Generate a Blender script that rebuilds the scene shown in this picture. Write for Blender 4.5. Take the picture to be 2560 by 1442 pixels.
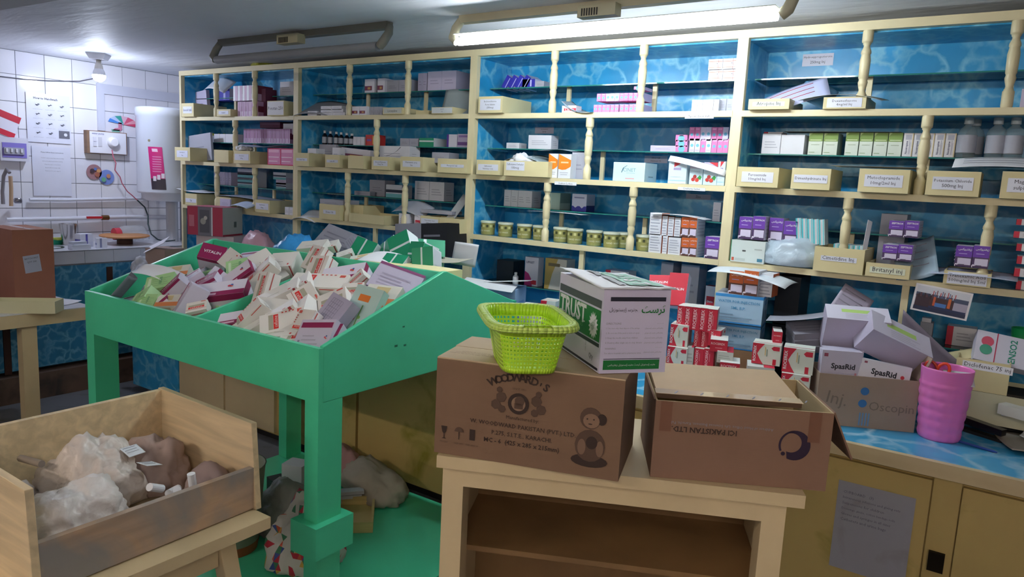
import bpy, math, random
from mathutils import Vector, Matrix, Euler, noise
random.seed(7)
SC = bpy.context.scene; COL = SC.collection
for o in list(bpy.data.objects): bpy.data.objects.remove(o)

# ---------------------------------------------------------------- camera, world, exposure
FPX = 1820.39; CXP, CYP = 1280.0, 721.0
CAM = Vector((0, -3.50679, 1.75))
RT = Vector((.82410175, .56424413, .04984833)); UP = Vector((-.12332357, .09283265, .98801488)); FW = Vector((-.55285405, .82037227, -.14608816))
cd = bpy.data.cameras.new('camera'); cam = bpy.data.objects.new('camera', cd); COL.objects.link(cam)
cd.sensor_fit = 'HORIZONTAL'; cd.sensor_width = 36; cd.lens = 36 * FPX / 2560; cd.clip_start = .05; cd.clip_end = 60
cam.matrix_world = Matrix((( RT.x, UP.x, -FW.x, CAM.x), (RT.y, UP.y, -FW.y, CAM.y), (RT.z, UP.z, -FW.z, CAM.z), (0, 0, 0, 1)))
SC.camera = cam
w = bpy.data.worlds.new('world'); SC.world = w; w.use_nodes = True
w.node_tree.nodes['Background'].inputs[0].default_value = (.72, .8, 1, 1); w.node_tree.nodes['Background'].inputs[1].default_value = .3
vs = SC.view_settings; vs.view_transform = 'Standard'; vs.look = 'None'; vs.gamma = 1; vs.use_curve_mapping = False; vs.exposure = 1.5
TUBE_E, BULB_E, REAR_E = 26.5, 110.0, 43.0      # strengths of the shelf tube, the bulb and the added rear fill tubes
def W(px, py, ax, val):           # point of the photograph's ray on the plane ax = val
    d = RT * ((px - CXP) / FPX) - UP * ((py - CYP) / FPX) + FW
    i = 'xyz'.index(ax); return CAM + d * ((val - CAM[i]) / d[i])
def ZH(x, y, py):                 # height of the vertical line over (x, y) seen at row py
    q = Vector((x, y, 0)) - CAM; k = (CYP - py) / FPX
    return (k * FW.dot(q) - UP.dot(q)) / (UP.z - k * FW.z)

# ---------------------------------------------------------------- materials
def lin(h):
    h = h.lstrip('#'); r = [int(h[i:i+2], 16) / 255 for i in (0, 2, 4)]
    return [((c / 12.92) if c <= .04045 else ((c + .055) / 1.055) ** 2.4) for c in r] + [1]
MATS = {}
def M(h, rough=.55, kind='paper', **k):
    key = (h, rough, kind, tuple(sorted(k.items())))
    if key in MATS: return MATS[key]
    m = bpy.data.materials.new(f'{kind}_{h}'); m.use_nodes = True; MATS[key] = m
    nt = m.node_tree; N = nt.nodes; L = nt.links; b = N['Principled BSDF']
    c = lin(h); b.inputs['Roughness'].default_value = rough
    def nd(t, **kw):
        n = N.new(t)
        for a, v in kw.items():
            if a in ('operation', 'blend_type', 'data_type', 'feature', 'bands_direction', 'wave_type', 'noise_dimensions'): setattr(n, a, v)
            else: n.inputs[a].default_value = v
        return n
    tc = nd('ShaderNodeTexCoord'); co = tc.outputs['Object']
    def mixc(f, a, b2):
        n = N.new('ShaderNodeMix'); n.data_type = 'RGBA'; L.new(f, n.inputs[0])
        for i, v in ((6, a), (7, b2)):
            if isinstance(v, (list, tuple)): n.inputs[i].default_value = v
            else: L.new(v, n.inputs[i])
        return n.outputs[2]
    def ramp(f, a, b2, lo=(0, 0, 0, 1), hi=(1, 1, 1, 1)):
        n = N.new('ShaderNodeValToRGB'); e = n.color_ramp.elements; e[0].position = a; e[1].position = b2; e[0].color = lo; e[1].color = hi
        L.new(f, n.inputs[0]); return n.outputs[0]
    def sc(c, s): return [min(1, v * s) for v in c[:3]] + [1]
    def bump(f, st, dist=.002):
        n = N.new('ShaderNodeBump'); n.inputs['Strength'].default_value = st; n.inputs['Distance'].default_value = dist
        L.new(f, n.inputs['Height']); L.new(n.outputs[0], b.inputs['Normal'])
    def nz(scale, detail=3, dist=0, vec=co):
        n = nd('ShaderNodeTexNoise', Scale=scale, Detail=detail, Distortion=dist); L.new(vec, n.inputs['Vector']); return n.outputs[0]
    if kind == 'paper':
        L.new(mixc(nz(9), sc(c, .93), sc(c, 1.04)), b.inputs['Base Color'])
    elif kind == 'plain':
        b.inputs['Base Color'].default_value = c
    elif kind == 'paint':
        f = nz(3, 5); L.new(mixc(ramp(f, .35, .7), sc(c, .9), sc(c, 1.03)), b.inputs['Base Color'])
        mp = nd('ShaderNodeMapping', Scale=(30, 30, 4)); L.new(co, mp.inputs[0]); bump(nz(3, 3, vec=mp.outputs[0]), k.get('bump', .15))
    elif kind == 'dirty':
        f = nz(5, 6, .6); d = ramp(f, .52, .72); L.new(mixc(d, c, lin(k.get('d', '#6f6433'))), b.inputs['Base Color']); bump(nz(25, 3), .1)
    elif kind == 'card':
        L.new(mixc(nz(14, 4), sc(c, .9), sc(c, 1.06)), b.inputs['Base Color'])
        mp = nd('ShaderNodeMapping', Scale=(1, 1, 90)); L.new(co, mp.inputs[0]); bump(nz(4, 2, vec=mp.outputs[0]), .12)
    elif kind == 'wood':
        mp = nd('ShaderNodeMapping', Scale=k.get('s', (1.2, 1.2, 14))); L.new(co, mp.inputs[0])
        f = nz(2.2, 5, .5, mp.outputs[0]); a = mixc(ramp(f, .35, .68), sc(c, .8), sc(c, 1.08))
        if 'd' in k: a = mixc(ramp(nz(3.2, 5, .8), .38, .56), a, lin(k['d']))
        L.new(a, b.inputs['Base Color']); bump(f, .2)
    elif kind == 'marble':          # the blue sheet with pale water-like veins that lines every shelf
        s = k.get('s', 7.5)
        wp = nd('ShaderNodeTexNoise', Scale=s * .8, Detail=4); L.new(co, wp.inputs['Vector'])
        av = nd('ShaderNodeVectorMath', operation='SCALE', Scale=.2 * 9 / s); L.new(wp.outputs[1], av.inputs[0])
        ad = nd('ShaderNodeVectorMath', operation='ADD'); L.new(co, ad.inputs[0]); L.new(av.outputs[0], ad.inputs[1])
        vo = nd('ShaderNodeTexVoronoi', feature='DISTANCE_TO_EDGE', Scale=s); L.new(ad.outputs[0], vo.inputs['Vector'])
        v = ramp(vo.outputs['Distance'], .0, .14, (1, 1, 1, 1), (0, 0, 0, 1))
        v2 = nd('ShaderNodeMath', operation='MULTIPLY'); L.new(v, v2.inputs[0]); L.new(ramp(nz(s * .9, 4), .22, .62), v2.inputs[1])
        base = mixc(ramp(nz(s * .45, 4, 1), .3, .7), sc(c, .82), sc(c, 1.12))
        L.new(mixc(v2.outputs[0], base, lin(k.get('v', '#7cc6e2'))), b.inputs['Base Color'])
    elif kind == 'plaster':
        L.new(mixc(ramp(nz(1.3, 4), .3, .7), sc(c, .93), sc(c, 1.03)), b.inputs['Base Color'])
        mp = nd('ShaderNodeMapping', Scale=(.7, 2.6, 1), Rotation=(0, 0, .3)); L.new(co, mp.inputs[0]); bump(nz(3.2, 3, .4, mp.outputs[0]), .3, .03)
    elif kind == 'metal':
        b.inputs['Metallic'].default_value = 1; L.new(mixc(nz(12, 3), sc(c, .8), sc(c, 1.1)), b.inputs['Base Color'])
    elif kind == 'glass':           # thin shelf glass: tinted see-through with a mirror-like gloss
        N.remove(b); out = N['Material Output']; tr = nd('ShaderNodeBsdfTransparent', Color=c); gl = nd('ShaderNodeBsdfGlossy', Roughness=rough)
        fr = nd('ShaderNodeFresnel', IOR=k.get('ior', 1.5)); mx = N.new('ShaderNodeMixShader'); L.new(fr.outputs[0], mx.inputs[0]); L.new(tr.outputs[0], mx.inputs[1]); L.new(gl.outputs[0], mx.inputs[2]); L.new(mx.outputs[0], out.inputs[0])
    elif kind == 'film':            # plastic bag: half see-through, shiny
        b.inputs['Base Color'].default_value = c; b.inputs['Alpha'].default_value = k.get('a', .75)
        b.inputs['Specular IOR Level'].default_value = .6; bump(nz(k.get('bs', 16), 4, 1.5), .45, .012)
    elif kind == 'plastic':
        b.inputs['Base Color'].default_value = c; b.inputs['Subsurface Weight'].default_value = k.get('sss', 0.0); b.inputs['Subsurface Radius'].default_value = (.01, .01, .005)
    elif kind == 'emit':
        b.inputs['Base Color'].default_value = c; b.inputs['Emission Color'].default_value = c; b.inputs['Emission Strength'].default_value = k['e']
    if 'coat' in k: b.inputs['Coat Weight'].default_value = k['coat']
    return m
CREAM = M('#ddd2ab', .38, 'paint'); CREAM2 = M('#d7c39b', .42, 'paint'); BLUE = M('#2a9ad2', .3, 'marble'); BINC = M('#d9cd9f', .6, 'paint')
GREEN = M('#4ccfa0', .34, 'paint'); WHITE = M('#e9e9ee'); LAV = M('#cfc9e2'); PAPER = M('#e4e6ec', .6); INK = M('#2b2d38', .7, 'plain'); GINK = M('#8b8b98', .7, 'plain')
CARD = M('#a98565', .85, 'card'); CARDIN = M('#c9b48c', .85, 'card'); DARK = M('#1c1a1c', .6); RED = M('#c8213a'); PLAS = M('#e8e8ec', .3, 'plastic')

# ---------------------------------------------------------------- mesh building
TXT = {}
def text_geo(s, bold=0):
    if (s, bold) not in TXT:
        c = bpy.data.curves.new('t', 'FONT'); c.body = s; c.resolution_u = 1 if len(s) > 10 else 2; c.offset = bold
        o = bpy.data.objects.new('t', c); m = bpy.data.meshes.new_from_object(o)
        vs_ = [v.co.copy() for v in m.vertices]; fs = [list(p.vertices) for p in m.polygons]
        bpy.data.objects.remove(o); bpy.data.meshes.remove(m)
        if not vs_: vs_ = [Vector((0, 0, 0))]; fs = []
        x0 = min(v.x for v in vs_); x1 = max(v.x for v in vs_); y0 = min(v.y for v in vs_); y1 = max(v.y for v in vs_)
        TXT[(s, bold)] = ([Vector((v.x - x0, v.y - y0, 0)) for v in vs_], fs, x1 - x0, y1 - y0)
    return TXT[(s, bold)]
I4 = Matrix.Identity(4)
class MB:
    def __init__(s): s.v = []; s.f = []; s.m = []; s.mats = []; s.sm = []
    def mi(s, m):
        if m not in s.mats: s.mats.append(m)
        return s.mats.index(m)
    def add(s, vs_, fs, m, X=I4, sm=False):
        n = len(s.v); s.v += [X @ Vector(v) for v in vs_]; i = s.mi(m)
        for f in fs: s.f.append([n + a for a in f]); s.m.append(i); s.sm.append(sm)
    def box(s, a, b, m, X=I4, fm={}):      # fm: face letter -> other material
        x0, y0, z0 = a; x1, y1, z1 = b
        vs_ = [(x0, y0, z0), (x1, y0, z0), (x1, y1, z0), (x0, y1, z0), (x0, y0, z1), (x1, y0, z1), (x1, y1, z1), (x0, y1, z1)]
        for k, f in dict(B=(3, 2, 1, 0), T=(4, 5, 6, 7), F=(0, 1, 5, 4), R=(1, 2, 6, 5), K=(2, 3, 7, 6), L=(3, 0, 4, 7)).items():
            s.add(vs_, [f], fm.get(k, m), X)
        return s
    def quad(s, p, m, X=I4): s.add(p, [list(range(len(p)))], m, X); return s
    def prism(s, poly, d, m, X=I4):        # poly in the xy plane, extruded by d along z
        n = len(poly); vs_ = [(x, y, 0) for x, y in poly] + [(x, y, d) for x, y in poly]
        s.add(vs_, [list(range(n))[::-1], list(range(n, 2 * n))] + [[i, (i + 1) % n, n + (i + 1) % n, n + i] for i in range(n)], m, X); return s
    def lathe(s, prof, m, X=I4, n=20, cap=True, sm=True):
        vs_ = [(r * math.cos(2 * math.pi * i / n), r * math.sin(2 * math.pi * i / n), z) for r, z in prof for i in range(n)]
        fs = [[j * n + i, j * n + (i + 1) % n, (j + 1) * n + (i + 1) % n, (j + 1) * n + i] for j in range(len(prof) - 1) for i in range(n)]
        s.add(vs_, fs, m, X, sm)
        if cap: s.add(vs_[:n], [list(range(n))[::-1]], m, X); s.add(vs_[-n:], [list(range(n))], m, X)
        return s
    def tube(s, pts, r, m, n=8, X=I4):
        pts = [Vector(p) for p in pts]; vs_ = []
        for i, p in enumerate(pts):
            t = (pts[min(i + 1, len(pts) - 1)] - pts[max(i - 1, 0)]).normalized(); a = t.orthogonal().normalized() if i == 0 else (a - t * a.dot(t)).normalized(); b = t.cross(a)
            rr = r[i] if isinstance(r, (list, tuple)) else r
            vs_ += [p + (a * math.cos(2 * math.pi * k / n) + b * math.sin(2 * math.pi * k / n)) * rr for k in range(n)]
        s.add(vs_, [[j * n + i, j * n + (i + 1) % n, (j + 1) * n + (i + 1) % n, (j + 1) * n + i] for j in range(len(pts) - 1) for i in range(n)], m, X, True)
        s.add(vs_[:n], [list(range(n))[::-1]], m, X); s.add(vs_[-n:], [list(range(n))], m, X); return s
    def grid(s, fn, nu, nv, m, X=I4, sm=True):
        vs_ = [fn(i / nu, j / nv) for j in range(nv + 1) for i in range(nu + 1)]
        s.add(vs_, [[j * (nu + 1) + i, j * (nu + 1) + i + 1, (j + 1) * (nu + 1) + i + 1, (j + 1) * (nu + 1) + i] for j in range(nv) for i in range(nu)], m, X, sm); return s
    def text(s, t, m, X, h=None, wmax=None, al='C', bold=0):   # in the xy plane of X; h = height of the letters, fitted to wmax
        vs_, fs, w_, h_ = text_geo(t, bold)
        if not fs: return s
        k = h / .7 if h else 1e9
        if wmax: k = min(k, wmax / max(w_, 1e-6))
        ox = {'C': -w_ / 2, 'L': 0, 'R': -w_}[al] * k
        s.add([(v.x * k + ox, v.y * k - h_ * k / 2, 0) for v in vs_], fs, m, X); return s
    def mesh(s, name):
        me = bpy.data.meshes.new(name); me.from_pydata([tuple(v) for v in s.v], [], s.f)
        for m in s.mats: me.materials.append(m)
        me.polygons.foreach_set('material_index', s.m); me.polygons.foreach_set('use_smooth', s.sm); me.update(); return me
    def obj(s, name, parent=None, bevel=0, seg=2, label=None):
        return link(name, s.mesh(name), parent, bevel, seg, label)
def link(name, me, parent=None, bevel=0, seg=2, label=None):
    o = bpy.data.objects.new(name, me); COL.objects.link(o)
    if parent: o.parent = parent
    if bevel:
        b = o.modifiers.new('bevel', 'BEVEL'); b.width = bevel; b.segments = seg; b.limit_method = 'ANGLE'; b.angle_limit = .9
    if label: o['label'] = label
    return o
SEEN = {}
PLAIN = [("printed WOODWARD'S", 'with a printed sitting child'), ('white and green carton printed TRUST', 'white and green carton with a starburst'), ('the TRUST carton', 'the white and green carton'), ('reading Neurobion tab', 'nearest the right post'), ('white shelf label reading Scabion Lotion', 'white shelf label below the orange drop cartons'), ('a red Diclo label', 'a red name bar')]
SHORT = [(' of the far left unit', ', far left unit'), (' from the left', ' from left'), (', far left unit', ', far left'), (' far left unit', ' far left'), ('in the row of five ', ''), (' on the top shelf', ', top shelf'), (' on the second shelf', ', second shelf'), (' on the third shelf', ', third shelf'), (' of the second shelf', ', second shelf'), (' of the third shelf', ', third shelf'), (' of the top shelf', ', top shelf'), (' one of the ', ' of '), (' of the long row', ' of long row'), (' of the ', ' of '), (' on the ', ' on '), (' at the ', ' at '), (' with a ', ' with '), (' in the ', ' in '), (' by the ', ' by '), ('beside the ', 'beside '), (' under the ', ' under '), (' the ', ' '), (' a ', ' '), (' an ', ' ')]
def tag(o, label=None, cat=None, group=None):
    if label:
        for a_, b_ in PLAIN: label = label.replace(a_, b_)
        for a_, b_ in SHORT:
            if len(label.split()) > 16: label = label.replace(a_, b_)
        if len(label.split()) > 16: print('LONG', len(label.split()), label)
        o['label'] = label
        if label in SEEN: print('DUP LABEL', label)
        SEEN[label] = 1
    if cat: o['category'] = cat
    if group: o['group'] = group
    return o
def thing(name, label, cat, loc=(0, 0, 0), rz=0, group=None):
    o = bpy.data.objects.new(name, None); COL.objects.link(o); o.location = loc; o.rotation_euler = (0, 0, rz); o.empty_display_size = .05
    return tag(o, label, cat, group)
def struct(o): o['kind'] = 'structure'; return o
def T(x, y, z): return Matrix.Translation((x, y, z))
def Rz(a): return Matrix.Rotation(a, 4, 'Z')
def E(x, y, z): return Euler((x, y, z)).to_matrix().to_4x4()
FX = Matrix.Rotation(math.pi / 2, 4, 'X')      # local xy plane -> upright, facing -y
def face(f, x0, y0, z0, x1, y1, z1, e=0):      # frame of a box face: u to the right, v up, origin at its lower left, plus width and height
    if f == 'F': return T(x0, y0 - e, z0) @ FX, x1 - x0, z1 - z0
    if f == 'R': return T(x1 + e, y0, z0) @ Rz(math.pi / 2) @ FX, y1 - y0, z1 - z0
    if f == 'K': return T(x1, y1 + e, z0) @ Rz(math.pi) @ FX, x1 - x0, z1 - z0
    if f == 'L': return T(x0 - e, y1, z0) @ Rz(-math.pi / 2) @ FX, y1 - y0, z1 - z0
    if f == 'T': return T(x0, y0, z1 + e), x1 - x0, y1 - y0
ORD = ['leftmost', 'second from the left', 'third from the left', 'fourth from the left', 'fifth from the left', 'sixth from the left', 'seventh from the left', 'eighth from the left', 'ninth from the left', 'tenth from the left',
       'eleventh from the left', 'twelfth from the left', 'thirteenth from the left', 'fourteenth from the left', 'fifteenth from the left', 'sixteenth from the left', 'seventeenth from the left', 'eighteenth from the left']

# ---------------------------------------------------------------- room
RB = [2.458, 2.102, 1.749, 1.392]     # underside of the top board and of the three shelves, at the front
RTp = [2.498, 2.130, 1.777, 1.420]    # their upper faces
GZ = [2.292, 1.940, 1.596, 1.13]      # glass half shelves
CZ = 0.85                              # counter top
XL = -6.3; ZC = 2.53; YB = .36
def slab(name, a, b, m, kind=True):
    o = MB().box(a, b, m).obj(name); 
    if kind: struct(o)
    return o
slab('floor', (XL - .1, -7, -.1), (3.1, 1.6, 0), M('#6f7076', .5, 'dirty', d='#55544f'))
slab('ceiling', (XL - .1, -7, ZC), (3.1, 1.6, ZC + .1), M('#e4e6ee', .6, 'plaster'))
slab('wall_right', (3, -7, 0), (3.1, 1.6, ZC), M('#d5d6dc', .7, 'plaster'))
slab('wall_front', (XL - .1, -7.1, 0), (3.1, -7, ZC), M('#d5d6dc', .7, 'plaster'))
slab('wall_back', (-5.5, YB + .03, 0), (3.1, YB + .1, ZC), M('#b9bcc4', .7, 'plaster'))
slab('wall_alcove', (XL - .1, 1.5, 0), (-5.4, 1.6, ZC), M('#d5d8e6', .3, 'plaster'))
q0 = W(0, 26, 'z', ZC - .06); q1 = W(150, 0, 'z', ZC - .06); dq = (q1 - q0).normalized(); nq = Vector((dq.y, -dq.x, 0)) * (1 if dq.y * (CAM.x - q0.x) - dq.x * (CAM.y - q0.y) > 0 else -1)
q0 = q0 - dq * .3; q1 = q1 + dq * 1.2; o = MB().prism([(q0.x, q0.y), (q1.x, q1.y), tuple((q1 + nq * .3).xy), tuple((q0 + nq * .3).xy)], .059, M('#c5c7ce', .7, 'plaster'), T(0, 0, ZC - .06)).obj('trim_1'); struct(o)
# tiled left wall: grout bed plus single tiles
wl = slab('wall_left', (XL - .1, -7, 0), (XL - .004, 1.6, ZC), M('#7d7f86', .8))
tile_m = [M('#e9e9f2', .12, 'plain', coat=.5), M('#e3e3ee', .14, 'plain', coat=.5), M('#eeeef5', .1, 'plain', coat=.5)]
tms = [MB().box((-.004, .0022, .0022), (.002, .1978, .1978), m).mesh('tile') for m in tile_m]
h0, v0 = 2.553, -.972
for k in range(-1, 8):
    for j in range(-8, 13):
        z0 = h0 - .2 * k - .2; y0 = v0 + .2 * j
        if k == -1:
            continue
        o = link('tile', random.choice(tms), wl); o.location = (XL, y0, z0)
        if z0 + .2 > ZC: o.scale.z = (ZC - .002 - z0) / .2
rest = MB()
for k in range(8, 13):
    for j in range(-8, 13):
        z0 = h0 - .2 * k - .2
        if z0 < 0: continue
        rest.box((XL - .004, v0 + .2 * j + .002, z0 + .002), (XL, v0 + .2 * j + .198, z0 + .198), tile_m[0])
o = rest.obj('tile_rows_below_counter', wl); o['kind'] = 'stuff'

# ---------------------------------------------------------------- wall shelving: four units
UX = [(-5.725, -4.283), (-4.283, -2.704), (-2.704, -1.128), (-1.128, .46)]
UN = ['tall cream shelf unit with blue lining at the far left, nearest the tiled wall', 'cream shelf unit with blue lining behind the green bin table, second from the tiled wall',
      'cream shelf unit with blue lining under the lit tube, second from the right', 'cream shelf unit with blue lining cut by the right edge of the photo']
def baluster_prof(h, r=.021):
    p = [(.9, 0), (1, .02), (1, .19), (.82, .2), (.82, .212), (.7, .22), (.62, .25), (.86, .31), (.95, .345), (.8, .375), (.84, .385), (.84, .39), (.95, .4), (1, .5), (1.05, .62), (.86, .69), (.86, .7), (.98, .71), (.95, .74), (.66, .785), (.6, .81), (.8, .83), (.8, .845), (1, .85), (1.05, .87), (1.05, .98), (1, 1)]
    return [(a * r, z * h) for a, z in p]
GLASS = M('#8fc4bd', .03, 'glass'); GEDGE = M('#2f7f78', .1, 'plain')
for ui, (a, b) in enumerate(UX):
    t = thing('shelf_unit', UN[ui], 'shelves', ((a + b) / 2, 0, CZ), 0, 'wall shelf units'); xo = (a + b) / 2; hw = (b - a) / 2
    def bx(name, p, q, m, bev=0, **k): return MB().box((p[0] - xo, p[1], p[2] - CZ), (q[0] - xo, q[1], q[2] - CZ), m, **k).obj(name, t, bev)
    bx('back_panel', (a + .005, YB - .006, CZ), (b - .005, YB + .006, 2.49), BLUE)
    bx('side_panel', (a + .003, .02, CZ), (a + .018, YB - .007, 2.458), BLUE); bx('side_panel', (b - .018, .02, CZ), (b - .003, YB - .007, 2.458), BLUE if ui < 3 else CREAM)
    if ui == 0: bx('end_panel', (a - .012, .0, CZ), (a + .002, YB, 2.49), CREAM)
    bx('post', (a, -.012, CZ), (a + .025, .02, 2.459), CREAM, .008); bx('post', (b - .025, -.012, CZ), (b, .02, 2.459), CREAM, .008)
    bx('top_board', (a, -.014, 2.459), (b, YB, 2.496), CREAM, .006, fm={}); bx('board_lining', (a + .019, .022, 2.452), (b - .019, YB - .007, 2.4585), BLUE)
    for r in range(1, 4):
        bx('shelf_rail', (a + .02, -.014, RB[r]), (b - .02, .02, RTp[r]), CREAM, .011)
        bx('shelf_board', (a + .019, .0205, RB[r] + .004), (b - .019, YB - .007, RTp[r] - .002), BLUE)
    for r in range(4):
        top = RB[r] if r else 2.459; bot = RTp[r + 1] if r < 3 else CZ
        fr = [1 / 3, 2 / 3] if r in (0, 2) else [.5]
        for f in fr:
            x = a + (b - a) * f + (.02 if ui == 2 and r in (0, 2) else 0)
            if r < 3:
                MB().lathe(baluster_prof(top - bot), CREAM, n=14, cap=False).obj('baluster', t).location = (x - xo, .003, bot - CZ)
            if r == 3: bx('upright', (x - .014, 0, bot), (x + .014, .02, top), CREAM, .004)
            bx('glass_support', (x - .012, .17, bot), (x + .012, .185, GZ[r] - .006), CREAM)
        g = MB().box((a + .03 - xo, .12, GZ[r] - .006 - CZ), (b - .03 - xo, YB - .012, GZ[r] - CZ), GLASS, fm={'F': GEDGE}).obj('glass_shelf', t)
# counter: worktop, moulding, cupboards
ct = thing('counter', 'long low counter with blue marbled top under the wall shelves', 'counter', (-2.2, -.3, 0))
def cb(name, p, q, m, bev=0, par=ct, **k): return MB().box((p[0] + 2.2, p[1] + .3, p[2]), (q[0] + 2.2, q[1] + .3, q[2]), m, **k).obj(name, par, bev)
MARB = M('#3fa4d4', .25, 'marble', s=5.0, v='#a8d8ee')
cb('worktop', (-5.6, -.615, .815), (.75, YB, CZ), MARB)
cb('edge_moulding', (-5.62, -.64, .825), (.75, -.614, .852), CREAM2, .01); cb('edge_moulding', (-5.62, -.632, .795), (.75, -.60, .824), CREAM2, .01)
OLV = M('#c0a769', .45, 'dirty', d='#8f8434')
cb('cupboard_body', (-4.82, -.59, .05), (.75, -.01, .79), OLV)
cb('plinth', (-4.8, -.56, 0), (.75, -.1, .05), DARK)
cb('side_cladding', (-5.45, -.6, .05), (-4.83, -.55, .79), BLUE)
for x0, x1 in ((-4.8, -4.275), (-4.255, -3.74), (-3.70, -3.0), (-2.98, -2.3), (-2.28, -1.6), (-1.55, -.86), (-.84, -.115), (-.02, .72)):
    d = cb('cupboard_door', (x0, -.612, .07), (x1, -.59, .775), CREAM2 if x0 < -3.7 else OLV, .003)
    if x0 > -3.7 and x0 < -1.7: MB().box((x1 + 2.2 - .07, -.335, .5), (x1 + 2.2 - .05, -.312, .6), M('#a08f35', .5)).obj('handle', d, .005)
MB().box((-.095 + 2.2, -.327, .45), (-.045 + 2.2, -.311, .52), M('#2b2620', .6, 'metal')).obj('lock_plate', ct, .004)
cb('cupboard_stile', (-.11, -.607, .06), (-.025, -.589, .79), OLV)

# ---------------------------------------------------------------- lamps
def tube_lamp(x0, x1, y, lit, label, em=None):
    t = thing('tube_light', label, 'light', ((x0 + x1) / 2, y, ZC)); h = (x1 - x0) / 2; old = M('#b9b49a', .5, 'paint') if lit else M('#77776f', .5, 'paint')
    MB().box((-h - .03, .03, -.035), (h + .03, .075, 0), old).obj('batten', t, .004)
    if lit: MB().box((-h, -.045, -.104), (h, .055, -.1), M('#cfd3d0', .4)).obj('reflector', t)
    MB().box((-.09, -.02, -.075), (.09, .035, -.025), M('#ada88c', .5, 'paint')).obj('ballast_box', t, .006)
    g = MB()
    for k in range(7): g.box((-.07 + k * .012, -.023, -.07), (-.065 + k * .012, -.0195, -.04), DARK)
    g.obj('ballast_vents', t)
    for s in (-1, 1):
        MB().tube([(s * (h + .03), .05, -.02), (s * (h + .045), .03, -.06), (s * (h + .035), .0, -.11), (s * (h + .01), 0, -.13)], [.02, .022, .024, .022], old, 8).obj('lamp_holder', t)
    X = T(-h, 0, -.13) @ Matrix.Rotation(math.pi / 2, 4, 'Y')
    MB().lathe([(.018, 0), (.019, .01), (.019, 2 * h - .01), (.018, 2 * h)] if lit else [(.022, 0), (.024, .01), (.024, 2 * h - .01), (.022, 2 * h)], em if em else M('#f2fbff', .3, 'emit', e=TUBE_E) if lit else M('#85888e', .35), X, 16).obj('tube', t)
    return t
tube_lamp(-2.30, -.80, -.66, True, 'lit tube light on the ceiling above the right shelves')
tube_lamp(-4.19, -2.80, -.70, False, 'unlit tube light on the ceiling above the left shelves')
REAR = M('#ffeedd', .3, 'emit', e=REAR_E)  # fill tubes added out of view to brighten foreground fronts and ceiling
tube_lamp(.1, 1.6, -4.7, True, 'lit tube light on the ceiling behind the photographer, right', REAR)
tube_lamp(-3.4, -1.9, -5.0, True, 'lit tube light on the ceiling behind the photographer, left', REAR)
t = thing('bulb_light', 'lit white bulb hanging from a ceiling holder by the tiled wall', 'light', (-5.74, -.64, ZC))
MB().lathe([(.095, 0), (.09, -.012), (.07, -.042), (.065, -.045)][::-1], M('#c9cad2', .5), n=4, sm=False).obj('ceiling_plate', t)
MB().lathe([(.018, -.047), (.018, -.07), (.024, -.075), (.03, -.11)][::-1], M('#d9d5cf', .4)).obj('bulb_holder', t)
MB().lathe([(.044, -.155), (.04, -.13), (.028, -.108)], M('#e9ebf2', .4), n=20, cap=False).obj('bulb_collar', t)
MB().lathe([(.004, -.204), (.022, -.199), (.037, -.186), (.045, -.168), (.0445, -.155)], M('#dfe9ff', .3, 'emit', e=BULB_E), n=20).obj('bulb', t)

# ---------------------------------------------------------------- green display bin table
gt = thing('display_table', 'large green wooden bin table on tall legs heaped with medicine cartons', 'table', (-2.69, -1.25, 0))
GX0, GX1, GY0, GY1, GYR = -3.49, -1.89, -1.86, -.66, -1.207
def gb(name, p, q, m=GREEN, bev=.004, par=gt): return MB().box((p[0] + 2.69, p[1] + 1.25, p[2]), (q[0] + 2.69, q[1] + 1.25, q[2]), m).obj(name, par, bev)
gb('front_panel', (GX0, GY0, .955), (GX1, GY0 + .02, 1.15)); gb('back_panel', (GX0, GY1 - .02, .955), (GX1, GY1, 1.19))
gb('ridge_panel', (GX0 + .0201, GYR, .96), (GX1 - .0201, GYR + .02, 1.362))
for x, n in ((GX0, 0), (GX1 - .02, 1)):
    X = T(x + 2.69, 1.25, 0) @ Matrix(((0, 0, 1, 0), (1, 0, 0, 0), (0, 1, 0, 0), (0, 0, 0, 1)))
    MB().prism([(GY0 + .0201, .955), (GY1 - .0201, .955), (GY1 - .0201, 1.19), (GYR + .02, 1.367), (GYR, 1.367), (GY0 + .0201, 1.155)], .02, GREEN, X).obj('side_panel', gt, .003)
dv = MB(); X = T(-2.66 + 2.69, 1.25, 0) @ Matrix(((0, 0, 1, 0), (1, 0, 0, 0), (0, 1, 0, 0), (0, 0, 0, 1)))
dv.prism([(GY0 + .0201, .99), (GYR - .0001, 1.1), (GYR - .0001, 1.3), (GY0 + .0201, 1.146)], .015, GREEN, X).obj('divider', gt, .002)
MB().add([(x + 2.69, y + 1.25, z) for x, y, z in ((GX0 + .02, GY0 + .02, .985), (GX1 - .02, GY0 + .02, .985), (GX1 - .02, GYR, 1.1), (GX0 + .02, GYR, 1.1), (GX0 + .02, GY0 + .02, .97), (GX1 - .02, GY0 + .02, .97), (GX1 - .02, GYR, 1.085), (GX0 + .02, GYR, 1.085))],
         [[0, 1, 2, 3], [7, 6, 5, 4], [0, 4, 5, 1], [1, 5, 6, 2], [2, 6, 7, 3], [3, 7, 4, 0]], GREEN) if 0 else None
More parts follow.
